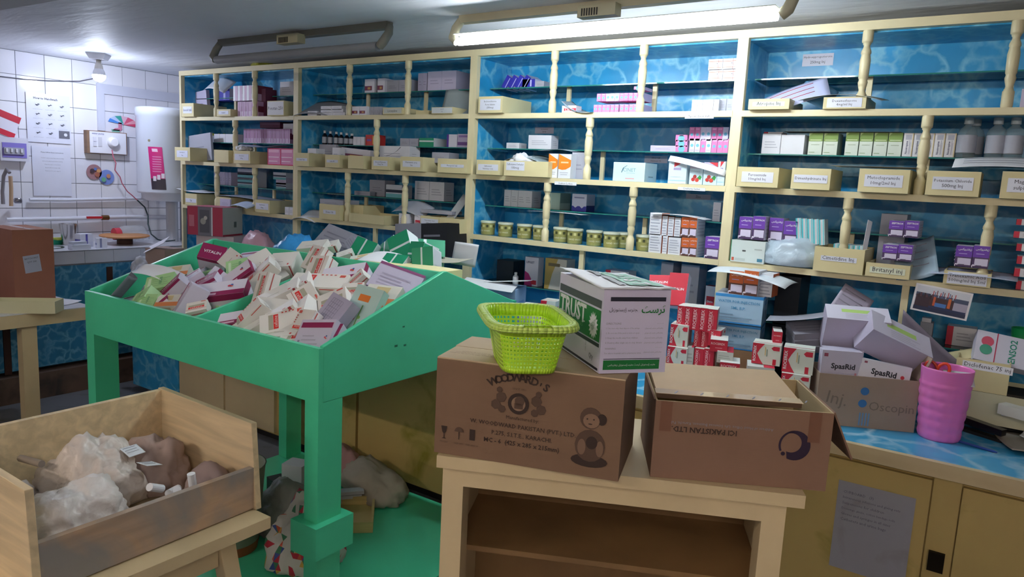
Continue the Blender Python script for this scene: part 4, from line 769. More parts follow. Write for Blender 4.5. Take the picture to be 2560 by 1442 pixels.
# --- unit A (far left)
bin_(['Inocid tab'], 'cream bin at the left end of the top shelf of the far left unit', 454, 484, 258, S1, d_=.3)
bin_(['Inderal'], 'low cream bin on the top shelf beside the first pillar of the far left unit', 542, 576, 273, S1, d_=.2)
bin_(['Ponstan 250'], 'cream bin with a shiny taped label on the top shelf of the far left unit', 668, 710, 252, S1, -.03, .25, lw=.95, lh=.9, lm=M('#e6e8f0', .1))
put('lav', 'folded lavender leaflet box standing behind the end bin, top shelf far left', 484, 520, 228, S1, .12, .03, 0, -.12)
put('blue', 'bright blue carton under white paper on the top glass of the far left unit', 534, 574, 222, G1 - .02, .13, .1)
sheet('paper_sheet', 'curled white paper on the blue carton, top of the far left unit', 'paper', W(545, 207, 'y', .1), .24, .15, (.75, .12, .1), PAPER, (-.03, .0))
rowof('rose', 'tall rose packet', 'in the lower row of the top far left shelf', 594, 645, 254, S1, 5, .01, .15)
rowof('rosew', 'tall rose and white packet', 'stacked above the rose ones, top far left shelf', 583, 640, 214, S1 + .118, 5, .01, .15)
put('maroon', 'dark maroon carton beside the stacked rose packets', 646, 664, 222, S1, .06, .1); put('white', 'pale carton on the top glass at the right end of the far left unit', 700, 733, 204, G1, .16, .1)
put('grey', 'grey leaflet box leaning at the left end of the second shelf, far left unit', 468, 530, 336, S2, .05, .02, 0, -.1)
rowof('blank', 'small white carton', 'on the second glass of the far left unit', 535, 592, 335, G2, 4, .14, .06)
t0 = None
for i, px in enumerate((533, 548, 561, 585)):
    p = W(px, 330, 'y', .22); o = tag(MB().lathe([(.012, 0), (.012, .05), (.006, .055), (.006, .06)], M('#d9dde6', .2), n=10).lathe([(.009, .06), (.009, .078)], M('#a9b52f', .4), n=10).obj('vial'), f'glass vial with an olive green cap, {ORD[i]} on the second glass far left', 'vial', 'green capped vials'); o.location = (p.x, .22, G2)
rowof('rose', 'thin rose packet', 'of the long row on the second glass, far left unit', 609, 725, 322, G2, 16, .14, .1)
put('maroon', 'dark plum carton lying on the thin rose packets', 650, 700, 305, G2 + .118, .16, .1); put('white', 'white and maroon carton lying at the right end over the thin rose packets', 708, 733, 309, G2 + .07, .16, .1)
bin_(['Amlodipine 5', '5mg'], 'cream bin sticking out at the left end of the second shelf, far left unit', 437, 475, 368, S2, -.10, .4, fs=.5)
bin_([], 'plain unlabelled cream bin on the second shelf of the far left unit', 535, 571, 375, S2, -.05, .2); bin_(['Paracetamol', '500mg'], 'cream bin with white lids inside, second shelf of the far left unit', 584, 625, 377, S2, -.06, .3, fs=.5, lw=.85)
bag('tissue_wad', 'white tissue sticking out of the labelled bin, second shelf far left', 'tissue', W(608, 377, 'y', .03), (.14, .12, .05), PAPER, 0, 5)
rowof('pinkh', 'shrink-wrapped hot pink carton', 'at the right end of the second shelf, far left unit', 669, 733, 371, S2, 2, -.01, .16)
sheet('paper_sheet', 'grey sheet lying over the hot pink cartons', 'paper', W(665, 368, 'y', .05), .42, .16, (.05, 0, .0), M('#a9b4c8', .5), (.015, 0))
rowof('lav', 'upright pale carton', 'on the third glass by the first pillar, far left unit', 535, 577, 430, G3, 6, .15, .1)
for k in range(3): put('tealw', f'dark banded carton, {["bottom", "middle", "top"][k]} of the stack of three on the third glass, far left unit', 594, 640, 455 - 13 * (k + 1) + 6, G3 + .036 * k, .15, .1)
for k in range(3): put(['tealw', 'lav', 'tealw'][k], f'pale carton, {["bottom", "middle", "top"][k]} of the right-hand stack on the third glass, far left unit', 690 - 7 * (k == 2), 715, 470 - 13 * (k + 1), G3 + .036 * k - .02 + .0206, .15, .08)
bin_(['Tab'], 'cream bin with a bent lid at the left end of the third shelf, far left unit', 463, 492, 484, S3, -.02, .3, lw=.9, lh=.35, lv=.4)
bin_([], 'cream bin covered by leaflets at the first pillar, third shelf far left', 542, 577, 493, S3, -.03, .25); bin_([], 'low cream bin under a pale blue paper, third shelf far left', 592, 634, 514, S3, -.03, .22)
bin_(['Ciprofloxacin', '500mg'], 'cream bin with two-line label on the third shelf of the far left unit', 637, 674, 500, S3, -.04, .28, fs=.5, lw=.85)
rowof('white', 'small white box', 'at the right end of the third shelf, far left unit', 712, 733, 518, S3, 2, .0, .06)
sheet('paper_sheet', 'long white leaflet over the bins at the left of the third shelf, far left', 'paper', W(520, 480, 'y', .1), .6, .2, (.05, 0, 0), PAPER, (.02, 0)); sheet('paper_sheet', 'long grey leaflet over the bins on the third shelf, far left unit', 'paper', W(630, 492, 'y', .08), .66, .2, (.04, .03, 0), M('#a5acbc', .5), (-.012, .0))
sheet('paper_sheet', 'pale blue leaflet drooping over the low bin, third shelf far left', 'paper', W(605, 508, 'y', -.06), .22, .12, (.25, 0, .1), M('#c3d2ec', .5), (-.02, 0)); put('lav', 'printed lavender leaflet pad hanging in front of the third shelf, far left', 550, 575, 497, S3 + .01, -.05, .012)
# --- unit B
B2 = 'second unit'
put('maroonw', 'white and maroon carton, left one of the pair on the top glass, second unit', 912, 936, 198, G1, .14, .05); put('maroonw', 'white and maroon carton, right one of the pair on the top glass, second unit', 944, 962, 196, G1, .14, .2)
rowof('grey', 'pale carton', 'beside the maroon pair on the top glass, second unit', 966, 1028, 200, G1, 2, .16, .1); rowof('lav', 'narrow lavender carton', 'on the top glass of the second unit', 1045, 1067, 183, G1, 2, .15, .1); rowof('lav', 'big lavender carton', 'at the right of the top glass, second unit', 1069, 1140, 178, G1, 2, .14, .14)
sheet('paper_sheet', 'grey leaflet leaning over small cartons at the left of the top shelf, second unit', 'paper', W(808, 268, 'y', .08), .42, .22, (.5, .05, .1), M('#9a9ca4', .6), (-.03, 0))
put('blank', 'small white carton lying at the left of the top shelf, second unit', 769, 792, 278, S1, .0, .06)
for k in range(3): rowof('white', f'flat white carton of the {["bottom", "middle", "top"][k]} layer', 'of the stack under the grey leaflet, second unit', 802, 862 - k * 4, 288 - 8 * (k + 1) + 1, S1 + .0195 * k, 2, .01, .1)
rowof('maroonw', 'white carton with a pink slash', 'on the top shelf right of the first pillar, second unit', 880, 917, 266, S1, 2, .0, .1); rowof('grey', 'thin grey striped carton', 'on the top shelf of the second unit', 919, 955, 267, S1, 5, .02, .08)
bin_(['Loratadine'], 'low cream bin with shiny label at the middle of the top shelf, second unit', 957, 1006, 269, S1, -.03, .22, lw=.9, lh=.75, lm=M('#c9cbc4', .12)); bin_([], 'low cream bin behind the right pillar of the top shelf, second unit', 1040, 1072, 276, S1, .02, .2)
bin_(['Captopril', 'Tab'], 'cream bin with crinkled taped label at the right end of the top shelf, second unit', 1079, 1132, 268, S1, -.03, .28, lw=.95, lh=.85, lm=M('#d0d6da', .1), fs=.45)
sheet('paper_sheet', 'grey folded flap standing on the right end bin, top shelf second unit', 'paper', W(1150, 258, 'y', .1), .22, .18, (1.0, .1, .5), M('#8f9a9c', .6), (-.03, .02))
def bottle(label, px, z, y, r, h, c, cap, lab=None, group=None, name='bottle', alpha=False):
    p = W(px, PJ(0, y, z)[1], 'y', y); x = W(px, PJ(p.x, y, z + h / 2)[1], 'y', y).x; t = thing(name, label, 'bottle', (x, y, z), 0, group)
    MB().lathe([(r * .92, 0), (r, .004), (r, h * .62), (r * .8, h * .72), (r * .4, h * .8), (r * .4, h * .86)], c, n=16).obj('bottle_body', t); MB().lathe([(r * .5, h * .84), (r * .5, h), (r * .44, h + .002)], cap, n=14).obj('cap', t)
    if lab: MB().lathe([(r + .0008, h * .12), (r + .0008, h * .56)], lab, n=16, cap=False).obj('bottle_label', t)
BB = M('#17141c', .15, 'plain', coat=.5)
for i, px in enumerate((812, 826, 841, 853, 867, 880)): bottle(f'dark syrup bottle with white cap, {ORD[i]} on the second glass, second unit', px, G2, .15, .019, .098 - .004 * i, BB, PLAS, M('#aab0bd', .5), 'dark syrup bottles')
rowof('blank', 'white card packet', 'beside the dark bottles on the second glass, second unit', 883, 910, 342, G2, 3, .13, .03); put('redyel', 'red and yellow carton on the second glass by the pillar, second unit', 914, 943, 337, G2, .14, .08)
rowof('grey', 'small pale carton', 'right of the pillar on the second glass, second unit', 1000, 1046, 346, G2, 2, .16, .08); put('green', 'green carton on the second glass of the second unit', 1048, 1084, 345, G2, .15, .16); put('vio', 'pale carton with a violet edge on the second glass, second unit', 1117, 1142, 336, G2, .14, .1); put('purw', 'purple printed carton at the right end of the second glass, second unit', 1144, 1173, 335, G2, .14, .1)
for i, (a_, b_, t_, l_, ds_) in enumerate(((737, 772, 382, ['Calcid Tab'], 'with white cartons on top, at the left end'), (813, 849, 387, ['Lasix 40'], 'holding an upright white carton'), (870, 909, 389, [], 'without any label'), (929, 974, 392, ['Atenolol/Valsartan', '50mg Tab'], 'with a two-line label left of centre'), (1001, 1057, 392, ['Multivitamin syrup', 'Tab'], 'with a two-line label right of centre'), (1094, 1168, 397, ['Metoprolol tab'], 'the widest one at the right end'))):
    bin_(l_, f'cream bin {ds_} of the second shelf, second unit', a_, b_, t_, S2, -.05, .28, lw=.78, lh=.42 if len(l_) > 1 else .22, fs=.7)
z_ = W(800, 380, 'y', .02).z
put('white', 'white carton lying in the left end bin, second shelf second unit', 769, 790, 371, S2 + .05, .02, .1); put('grey', 'grey carton lying high behind the left end bin, second shelf second unit', 798, 840, 361, S2 + .06, .1, .1); put('white', 'upright white carton in the second bin, second shelf second unit', 831, 849, 369, S2 + .03, .0, .05)
put('maroonw', 'lavender carton with a plum edge across the unlabelled bins, second shelf second unit', 853, 925, 372, S2 + .06, .08, .06, 0, .06); put('white', 'white carton with a blue foot behind the two-line bins, second shelf second unit', 949, 1024, 365, S2 + .04, .06, .1); put('grey', 'low grey carton at the right of the second shelf, second unit', 1080, 1122, 381, S2 + .06, .06, .1)
sheet('paper_strip', 'narrow dark leaflet strip bent over the bins, second shelf second unit', 'paper', W(985, 382, 'y', -.02), .12, .02, (.3, -.5, .2), M('#6a6f7a', .6), (.01, 0))
put('redstripe', 'red striped carton stack on the left end of the third glass, second unit', 818, 862, 484, G3 - .01, .13, .1); put('grey', 'long grey carton lying behind the first pillar, third glass second unit', 886, 925, 478, G3, .13, .05); put('grey', 'tall grey carton on the third glass, second unit', 924, 962, 450, G3, .2, .1); put('tealw', 'pale carton with a small blue mark on the third glass, second unit', 965, 1005, 462, G3, .14, .1)
rowof('white', 'large pale carton', 'right of the pillar on the third glass, second unit', 1037, 1110, 454, G3, 2, .14, .1); 
bin_(['Zantac 150'], 'cream bin with silver trays above, left of the third shelf, second unit', 798, 850, 511, S3, -.04, .28, lw=.6, lh=.25); put('grey', 'silver foil pack lying in the left bin of the third shelf, second unit', 800, 858, 499, S3 + .09, .0, .15)
bin_([], 'tall cream bin behind the first pillar of the third shelf, second unit', 876, 908, 513, S3, .06, .2); bin_([], 'wide shallow cream tray with a white clip inside, third shelf second unit', 872, 960, 536, S3, -.03, .26)
put('white', 'white carton standing below the curled sheet, third shelf second unit', 997, 1021, 534, S3, .0, .08); put('redlab', 'carton with a red corner between pillar and bins, third shelf second unit', 1036, 1050, 538, S3, .01, .1)
bin_(['Tranexamic Acid', '500mg Cap'], 'cream bin labelled Tranexamic Acid, third shelf second unit', 1051, 1097, 541, S3, -.04, .2, lw=.92, lh=.45, lv=.6, fs=.6); bin_([], 'plain cream bin sticking out at the right end of the third shelf, second unit', 1098, 1150, 546, S3, -.08, .3)
sheet('paper_sheet', 'white sheet curling at the left end of the third shelf, second unit', 'paper', W(772, 537, 'y', .03), .24, .16, (.35, .0, .1), PAPER, (-.03, .01)); sheet('paper_sheet', 'grey curled sheet by the right pillar of the third shelf, second unit', 'paper', W(1030, 515, 'y', .06), .26, .14, (.5, .1, 0), M('#a9acb8', .5), (-.03, 0)); sheet('paper_sheet', 'grey card leaning at the right end of the third shelf, second unit', 'paper', W(1143, 522, 'y', .08), .05, .2, (1.2, .5, .3), M('#a3a8ac', .5))
put('grey', 'folded paper block on the Tranexamic Acid bin, third shelf second unit', 1053, 1130, 526, S3 + .1, .03, .1)
# --- unit C
U3 = 'third unit'
for i in range(4): put('blue', f'blue carton leaning left, {ORD[i]} on the top glass of the third unit', 1253 + i * 16, 1267 + i * 16, 187, G1, .14, .12, 0, .55, 'leaning blue cartons')
put('blue', 'blue carton lying under the leaning ones at their right, top glass third unit', 1306, 1337, 198, G1, .14, .12); put('grey', 'pale leaflet box behind the blue cartons, top glass third unit', 1338, 1360, 203, G1, .15, .1)
bin_(['Beclomethasone', 'Forte Inhaler', '(200mcg)'], 'long cream bin with a three-line label, left end of the top shelf, third unit', 1196, 1256, 241, S1, -.04, .3, lw=.85, lh=.68, fs=.62)
put('redlab', 'white carton with a red Diclo label on the top shelf, third unit', 1405, 1440, 264, S1, -.01, .06); sheet('paper_sheet', 'grey wavy sheet beside the red-labelled carton, top shelf third unit', 'paper', W(1452, 278, 'y', .03), .2, .12, (.1, .3, 0), M('#8f9fae', .5), (.025, 0))
P_ = ['pinkc', 'pinkw']
rowof('pinkc', 'pink carton with a blue dot', 'in lower left block, third unit', 1484, 1546, 262, S1, 6, .0, .12); rowof('pinkc', 'pink carton with a pale blue dot', 'in lower right block, third unit', 1549, 1606, 261, S1, 5, .0, .12)
rowof('', 'pink or white dotted carton', 'in the upper row, top shelf third unit', 1492, 1606, 233, S1 + .0565, 10, .0, .12, styles=['pinkc', 'pinkc', 'pinkw', 'pinkw', 'pinkw', 'pinkc', 'pinkc', 'pinkc', 'pinkc', 'pinkc']); put('pinkc', 'single pink dotted carton lying on top of the upper row, third unit', 1585, 1606, 216, S1 + .115, .02, .12)
for k in range(2): rowof('cranw', f'orange lined white carton of the {["lower", "upper"][k]} layer', 'on top glass, third unit', 1771, 1843, 173 - 26 * k, G1 + .052 * k, 2, .14, .1)
rowof('white', 'upright white carton with gold edge', 'on the top shelf at the right end, third unit', 1729, 1797, 249, S1, 5, .02, .1); rowof('grey', 'pale violet carton', 'at the very right end of the top shelf, third unit', 1799, 1832, 247, S1, 2, .05, .1)
def railtag(label, px0, px1, pyt, pyb, lines, y=-.0155):
    a_ = W(px0, pyt, 'y', y); b_ = W(px1, pyb, 'y', y); t = thing('shelf_label', label, 'label', ((a_.x + b_.x) / 2, y, (a_.z + b_.z) / 2)); sign(t, FX, b_.x - a_.x, a_.z - b_.z, lines, m=M('#e2e6ee', .3), fs=.8)
railtag('white shelf label reading Neurobion tab on the first rail, third unit', 1713, 1784, 285, 296, ['Neurobion tab']); railtag('white shelf label reading Scabion Lotion on the second rail, third unit', 1387, 1441, 453, 464, ['Scabion Lotion']); railtag('white shelf label reading Cranberry Sachet on the second rail, third unit', 1695, 1763, 467, 478, ['Cranberry Sachet'])
def walltag(label, px0, px1, pyt, pyb, lines, y=YB - .0075):
    a_ = W(px0, pyt, 'y', y); b_ = W(px1, pyb, 'y', y); t = thing('back_label', label, 'label', ((a_.x + b_.x) / 2, y, (a_.z + b_.z) / 2)); sign(t, FX, b_.x - a_.x, a_.z - b_.z, lines, m=M('#cfcfe0', .3), fs=.6)
walltag('pale label reading Hydroxyprogesterone on the blue back of the right unit, top', 2008, 2082, 136, 163, ['Hydroxyprogesterone', '250mg Inj']); walltag('dim label on the blue back of the third unit, second shelf', 1338, 1384, 318, 334, ['Loratadine', 'Syrup']); walltag('dim two-line label below the second glass, third unit', 1612, 1668, 389, 408, ['Silliver Sulf', 'Ointment 1%']); walltag('dim label on the blue back of the third unit, third shelf', 1716, 1776, 484, 500, ['Zinc'])
put('white', 'white carton with a sheen on the second glass of the third unit', 1321, 1378, 338, G2, .14, .08); put('white', 'small white carton at the left of the second glass, third unit', 1266, 1298, 357, G2, .16, .08)
bin_(['Salbutamol', 'Nebulizer Soln'], 'cream bin labelled Salbutamol Nebulizer at the left end, second shelf third unit', 1191, 1250, 400, S2, -.045, .24, lw=.85, lh=.42, lv=.5, fs=.68); b_ = bin_([], 'wide cream bin labelled Salbutamol Inhaler, second shelf third unit', 1260, 1370, 403, S2, -.045, .24)
sign(b_, T(-.07, -.0008, .055) @ FX, .125, .048, ['Salbutamol Inhaler', '100mcg'], m=M('#d9dcea', .25), fs=.7)
bag('tissue_wad', 'white crumpled leaflets filling the wide Salbutamol bin', 'tissue', W(1308, 402, 'y', .05) - Vector((0, 0, .04)), (.2, .14, .09), PAPER, 0, 8, .3)
sheet('paper_sheet', 'grey sheet arched over the Salbutamol bins', 'paper', W(1325, 390, 'y', .12), .34, .2, (.1, 0, 0), M('#9fb0b6', .5), (-.05, 0)); sheet('paper_sheet', 'pale sheet lying on the second glass near the pillar, third unit', 'paper', W(1400, 373, 'y', .1), .22, .12, (.05, 0, 0), M('#b9ccd6', .5), (-.01, 0))
put('orangew', 'white carton with orange drop, left one of the pair, second shelf third unit', 1371, 1394, 384, S2, .0, .1); put('orangew', 'white carton with orange drop, right one of the pair, second shelf third unit', 1396, 1427, 385, S2, -.01, .1); put('grey', 'blue-grey pouch beside the orange drop cartons', 1429, 1462, 381, S2, .05, .05)
put('teal', 'large pale teal carton on the second shelf of the third unit', 1533, 1612, 406, S2, -.005, .15); put('lav', 'flat lavender carton with pink edge lying on the second glass, third unit', 1626, 1689, 364, G2, .15, .08)
for k in range(3): put('pinkc', f'pink dotted carton, {["bottom", "middle", "top"][k]} of the small stack of three on the second glass, third unit', 1689, 1718, 377 - 13.3 * (k + 1), G2 + .0265 * k, .14, .1)
for k in range(2): rowof('', f'pink or white carton, {["lower", "upper"][k]} layer', 'in block on second glass, third unit', 1723, 1821, 347 - 29 * k, G2 + .058 * k, 7, .14, .12, styles=[['pinkw', 'pinkw', 'pinkc', 'pinkw', 'pinkc', 'pinkc', 'pinkc'], ['pinkc', 'pinkc', 'pinkw', 'pinkw', 'pinkc', 'pinkc', 'pinkw']][k])
put('berryp', 'pale blue carton with a red corner, second shelf third unit', 1671, 1716, 405, S2, -.005, .12); put('berry', 'pale blue carton with berries, left one, second shelf third unit', 1724, 1757, 406, S2, .01, .12); put('berry', 'pale blue carton with berries, right one, second shelf third unit', 1759, 1793, 406, S2, -.005, .12); put('berryp', 'pale blue carton at the right end behind the post, second shelf third unit', 1794, 1812, 404, S2, -.01, .12)
sheet('paper_sheet', 'folded white leaflet wedged across the berry cartons', 'paper', W(1740, 410, 'y', -.03), .30, .03, (1.2, .22, 0), PAPER, (-.02, 0))
rowof('white', 'white printed carton', 'in the block on the third glass, third unit', 1260, 1330, 476, G3, 4, .14, .1); put('greenw', 'pale green carton on the third glass right of the pillar, third unit', 1363, 1400, 482, G3, .15, .12); put('bluez', 'white carton with a deep blue zigzag foot on the third glass, third unit', 1430, 1466, 485, G3, .15, .1); put('white', 'tall white carton standing high at the right end of the third shelf, third unit', 1782, 1801, 506, G3, .14, .08)
sheet('paper_sheet', 'thin white sheet lying on the third glass of the third unit', 'paper', W(1395, 530, 'y', .1), .36, .1, (.0, 0, 0), PAPER, (-.004, 0))
OLT = M('#98975a', .45, 'paper'); LIDT = M('#bfc6b4', .35, 'plastic')
ttx = text_geo('HAND WASH', .01)
for i, (px, y) in enumerate(((1212, .05), (1256, .04), (1304, .04), (1344, .05), (1396, .05), (1431, .04), (1480, .04), (1523, .03), (1556, .09), (1606, .04))):
    x = W(px, 585, 'y', y).x; t = thing('round_tub', f'olive round tub with pale lid, {ORD[i]} on the third shelf, third unit', 'tub', (x, y + .03, S3), .1 * i, 'olive round tubs')
    MB().lathe([(.041, 0), (.042, .004), (.043, .07)], OLT, n=20).obj('tub_body', t); MB().lathe([(.046, .07), (.047, .08), (.044, .083)], LIDT, n=20).obj('lid', t)
    m = MB()
    for a_ in range(12): an_ = -math.pi / 2 + (a_ - 6) * .52; m.box((-.007, -.0003, .045), (.007, .0003, .06), M('#3f4424', .6, 'plain') if a_ % 2 else M('#c9c98f', .5), Rz(an_ + math.pi / 2) @ T(0, -.0432, 0))
    vs2, fs2, w2, h2_ = ttx; k_ = .075 / w2
    m.add([(.0438 * math.sin((v.x * k_ - .0375) / .0438), -.0438 * math.cos((v.x * k_ - .0375) / .0438), .02 + v.y * k_) for v in vs2], fs2, M('#dcdcc0', .5)); m.obj('tub_print', t)
for r in range(2):
    for k in range(2): put('zou', f'orange banded carton, {["left", "right"][k]} one of the {["bottom", "top"][r]} pair on the third shelf, third unit', 1703 + 19.5 * k, 1722 + 19.5 * k, 594 - 51 * r, S3 + .0935 * r, -.005, .12)
for i, (a_, b_, t_, q) in enumerate(((1622, 1653, 585, 0), (1656, 1668, 588, 0), (1670, 1701, 594, 0), (1624, 1653, 532, .091), (1655, 1668, 540, .0905), (1670, 1684, 543, .0925), (1686, 1701, 545, .0925))):
    put('zback', f'white printed carton back, {ORD[i]} in the block beside the orange banded cartons', a_, b_, t_, S3 + q, .0, .1)
sheet('paper_sheet', 'white sheet on top of the orange banded block', 'paper', W(1705, 537, 'y', .04), .28, .12, (0, .03, 0), PAPER, (-.01, 0)); put('zp', 'purple banded carton at the right end of the third shelf, third unit', 1762, 1797, 592, S3, -.005, .1)
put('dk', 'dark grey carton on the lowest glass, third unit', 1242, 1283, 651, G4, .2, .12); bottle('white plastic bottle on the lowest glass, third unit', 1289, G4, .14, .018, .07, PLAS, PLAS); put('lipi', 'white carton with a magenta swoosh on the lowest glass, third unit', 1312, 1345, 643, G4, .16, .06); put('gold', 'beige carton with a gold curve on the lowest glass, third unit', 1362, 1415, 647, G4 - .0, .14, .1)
put('redw', 'pair of dim red cartons on the lowest glass right of the upright, third unit', 1512, 1570, 677, G4, .2, .1); put('grey', 'dim grey box on the lowest glass, third unit', 1650, 1680, 655, G4, .2, .12); put('grey', 'dim pale box beside the dim grey box, lowest glass third unit', 1700, 1745, 662, G4, .2, .12)
# --- unit D
bin_(['Atropine Inj'], 'low cream bin labelled Atropine Inj, top shelf right unit', 1871, 1973, 247, S1, -.045, .25, lw=.78, lh=.42, fs=1.1, lm=M('#d6e2d4', .3)); bin_(['Dexamethasone', '4mg/ml Inj'], 'cream bin labelled 4mg/ml Inj under a bent lid, top shelf right unit', 2058, 2165, 242, S1, -.03, .25, lw=.82, lh=.78, fs=.75)
sheet('paper_sheet', 'dull bent lid flap over the 4mg/ml bin, top shelf right unit', 'paper', W(2110, 236, 'y', .06), .34, .2, (.12, .02, 0), M('#b9bcb4', .5), (-.025, 0)); sheet('carton_flap', 'white and blue printed carton lid leaning over the Atropine bin', 'lid', W(1985, 240, 'y', .07), .3, .12, (.9, -.35, .1), M('#b9bfe2', .4), (-.01, 0), lines=3, ink=M('#c0392f', .5)); sheet('carton_flap', 'sky blue open lid between the two bins of the top shelf, right unit', 'lid', W(2040, 232, 'y', .12), .16, .12, (1.0, .4, 0), M('#6fa9d6', .4), (-.02, 0))
put('lav', 'pale lavender carton at the right edge of the photo, top shelf right unit', 2552, 2600, 222, S1, -.01, .1)
put('white', 'white carton block, left half, on the second glass of the right unit', 1905, 1951, 334, G2, .14, .1); put('blank', 'white carton block, right half with a dark mark, second glass right unit', 1952, 2010, 337, G2, .14, .1); put('redw', 'thin red and white carton lying on the left white block, second glass right unit', 1910, 1957, 330, G2 + .098, .16, .08)
rowof('olive', 'white and olive carton', 'left of the pillar on the second glass, right unit', 2020, 2095, 333, G2, 2, .14, .1, .004); rowof('olive', 'olive banded carton', 'right of the pillar on the second glass, right unit', 2112, 2256, 332, G2, 4, .14, .1, .004); rowof('neuro', 'white carton with upright lettering', 'in the row of five on the second glass, right unit', 2257, 2389, 333, G2, 5, .13, .11)
sheet('paper_sheet', 'grey paper on top of the olive cartons, second glass right unit', 'paper', W(2105, 331, 'y', .2), .5, .1, (0, 0, 0), M('#8f9c9c', .5))
CLR = M('#bcd3dc', .06, 'film', a=.28)
for i, (px, y) in enumerate(((2418, .14), (2436, .22), (2491, .15), (2535, .15))): bottle(f'clear infusion bottle with white cap, {ORD[i]} on the second glass, right unit', px, G2, y, .036, .165, CLR, M('#b9c6cc', .4), M('#aeb2c2', .5), 'clear infusion bottles')
sheet('paper_sheet', 'white ruled sheet sticking out over the second shelf at the right edge', 'paper', W(2510, 404, 'y', -.02), .34, .12, (.35, 0, 0), PAPER, (-.01, .0), lines=3); sheet('paper_sheet', 'thin pale sheet over the 10mg/2ml bin, second shelf right unit', 'paper', W(2190, 418, 'y', .08), .34, .2, (0, .0, 0), M('#b9c6d2', .5))
for a_, b_, t_, l_, ds_ in ((1842, 1946, 418, ['Furosemide', '10mg/ml Inj'], 'labelled Furosemide'), (1978, 2076, 421, ['Dimenhydrinate Inj'], 'labelled Dimenhydrinate Inj'), (2146, 2273, 423, ['Metoclopramide', '10mg/2ml Inj'], 'labelled 10mg/2ml Inj'), (2315, 2450, 428, ['Potassium Chloride', '500mg Inj'], 'labelled Potassium Chloride'), (2502, 2640, 430, ['Magnesium', 'sulphate Inj'], 'cut by the right edge of the photo')):
    bin_(l_, f'cream bin {ds_} on the second shelf of the right unit', a_, b_, t_, S2, -.075, .26, lw=.76 if len(l_) > 1 else .86, lh=.52 if len(l_) > 1 else .38, fs=.72, lv=.5)
bin_(['Cimetidine Inj.'], 'large cream bin labelled Cimetidine, third shelf right unit', 2034, 2160, 620, S3, -.06, .26, lw=.72, lh=.2, lv=.55, fs=1.1); bin_(['Britanyl inj'], 'low cream bin under the stacked purple cartons, third shelf right unit', 2163, 2275, 660, S3, -.055, .24, lw=.8, lh=.45, fs=1.0, lm=M('#d9dec8', .3)); bin_(['Tranexamic Acid', '500mg/ml Inj 5ml'], 'cream bin under a printed sheet and two purple cartons, third shelf right unit', 2358, 2478, 680, S3, -.045, .24, lw=.84, lh=.85, fs=.75)
put('zpu', 'purple banded carton, first of the left pair, third shelf right unit', 1847, 1879, 542, S3 + .11, -.0, .1); put('zp', 'purple banded carton, second of the left pair, third shelf right unit', 1881, 1912, 541, S3 + .11, -.0, .1); put('zpu', 'purple banded carton, third from the post, set further back, third shelf right unit', 1922, 1957, 545, S3 + .105, .04, .1); put('zpu', 'purple banded carton, fourth from the post, sunk lower, third shelf right unit', 1958, 1992, 553, S3 + .09, .03, .1)
t = thing('white_carton', 'white carton with green edge under the left purple cartons, third shelf right unit', 'carton', (0, 0, 0)); x0, x1, h_ = span(1826, 1912, 602, S3, -.02); t.location = ((x0 + x1) / 2, -.02, S3 + .0004); w_ = x1 - x0; m = MB(); m.box((-w_ / 2, 0, 0), (w_ / 2, .12, h_), M('#cdd8d6', .5)); dec(m, w_, .12, h_, [('F', 0, 0, .02, 1, '#2f8f6a'), ('F', .05, .05, .12, .2, '#c0563f'), ('F', .15, .06, .45, .18, '#b9c4c2'), ('F', .35, .5, .45, .56, '#2a3034'), ('F', .7, .6, .92, .66, '#a9b4b2'), ('F', .8, .08, .95, .22, '#3f7f9a')]); m.obj('carton_body', t)
rowof('striped', 'white and turquoise striped packet', 'leaning in the bunch, third shelf right unit', 1993, 2066, 547, S3 + .11, 5, .03, .08); rowof('striped', 'turquoise striped packet top', 'inside the Cimetidine bin', 2080, 2156, 612, S3 + .012, 6, .0, .1)
for o in [o for o in COL.objects if o.get('group', '').startswith('white and turquoise')]: o.rotation_euler.y = -.12
bag('plastic_bag', 'pale blue plastic bag lying between the white carton and the Cimetidine bin', 'bag', (W(1975, 640, 'y', .02).x, .05, S3), (.33, .2, .15), M('#c3d6e6', .2, 'film', a=.8), .1, 4, .15); sheet('leaflet', 'folded white leaflet standing in the Cimetidine bin', 'paper', W(2168, 592, 'y', .02), .03, .15, (1.4, .3, 1.0), PAPER)
for r in range(2):
    for k in range(2): put('zp', f'purple banded carton, {["left", "right"][k]} one of the {["lower", "upper"][r]} pair on the low bin, third shelf right unit', [2206, 2222][r] + 38 * k, [2243, 2259][r] + 38 * k, 612 - 60 * r, S3 + .075 + .1 * r, -.03 + .01 * r, .16)
put('grey', 'grey carton bundle standing behind the purple stack, third shelf right unit', 2195, 2260, 535, S3, .15, .14)
for k in range(2): put('zpu', f'purple banded carton, {["left", "right"][k]} one of the pair on the printed sheet, third shelf right unit', 2388 + 43 * k, 2430 + 43 * k, 615, S3 + .074, -.02, .12)
sheet('paper_sheet', 'printed sheet under the purple pair, sticking out right', 'paper', W(2435, 681, 'y', .02), .3, .16, (.1, -.0, 0), M('#b9c3da', .4), (-.006, .0), lines=4); sheet('paper_sheet', 'ruled sheet behind the purple stack on the low bin', 'paper', W(2290, 650, 'y', .05), .16, .2, (.9, -.3, 0), M('#8fa6b8', .5), (.02, .0), lines=4)
for k in range(6): put('redw', f'red edged carton, {["lowest", "second lowest", "third lowest", "third highest", "second highest", "topmost"][k]} of the stack cut by the right edge, third shelf', [2540, 2535, 2542, 2541, 2534, 2541][k], 2600, 735 - 31 * (k + 1), S3 + .0512 * k, .03, .1)
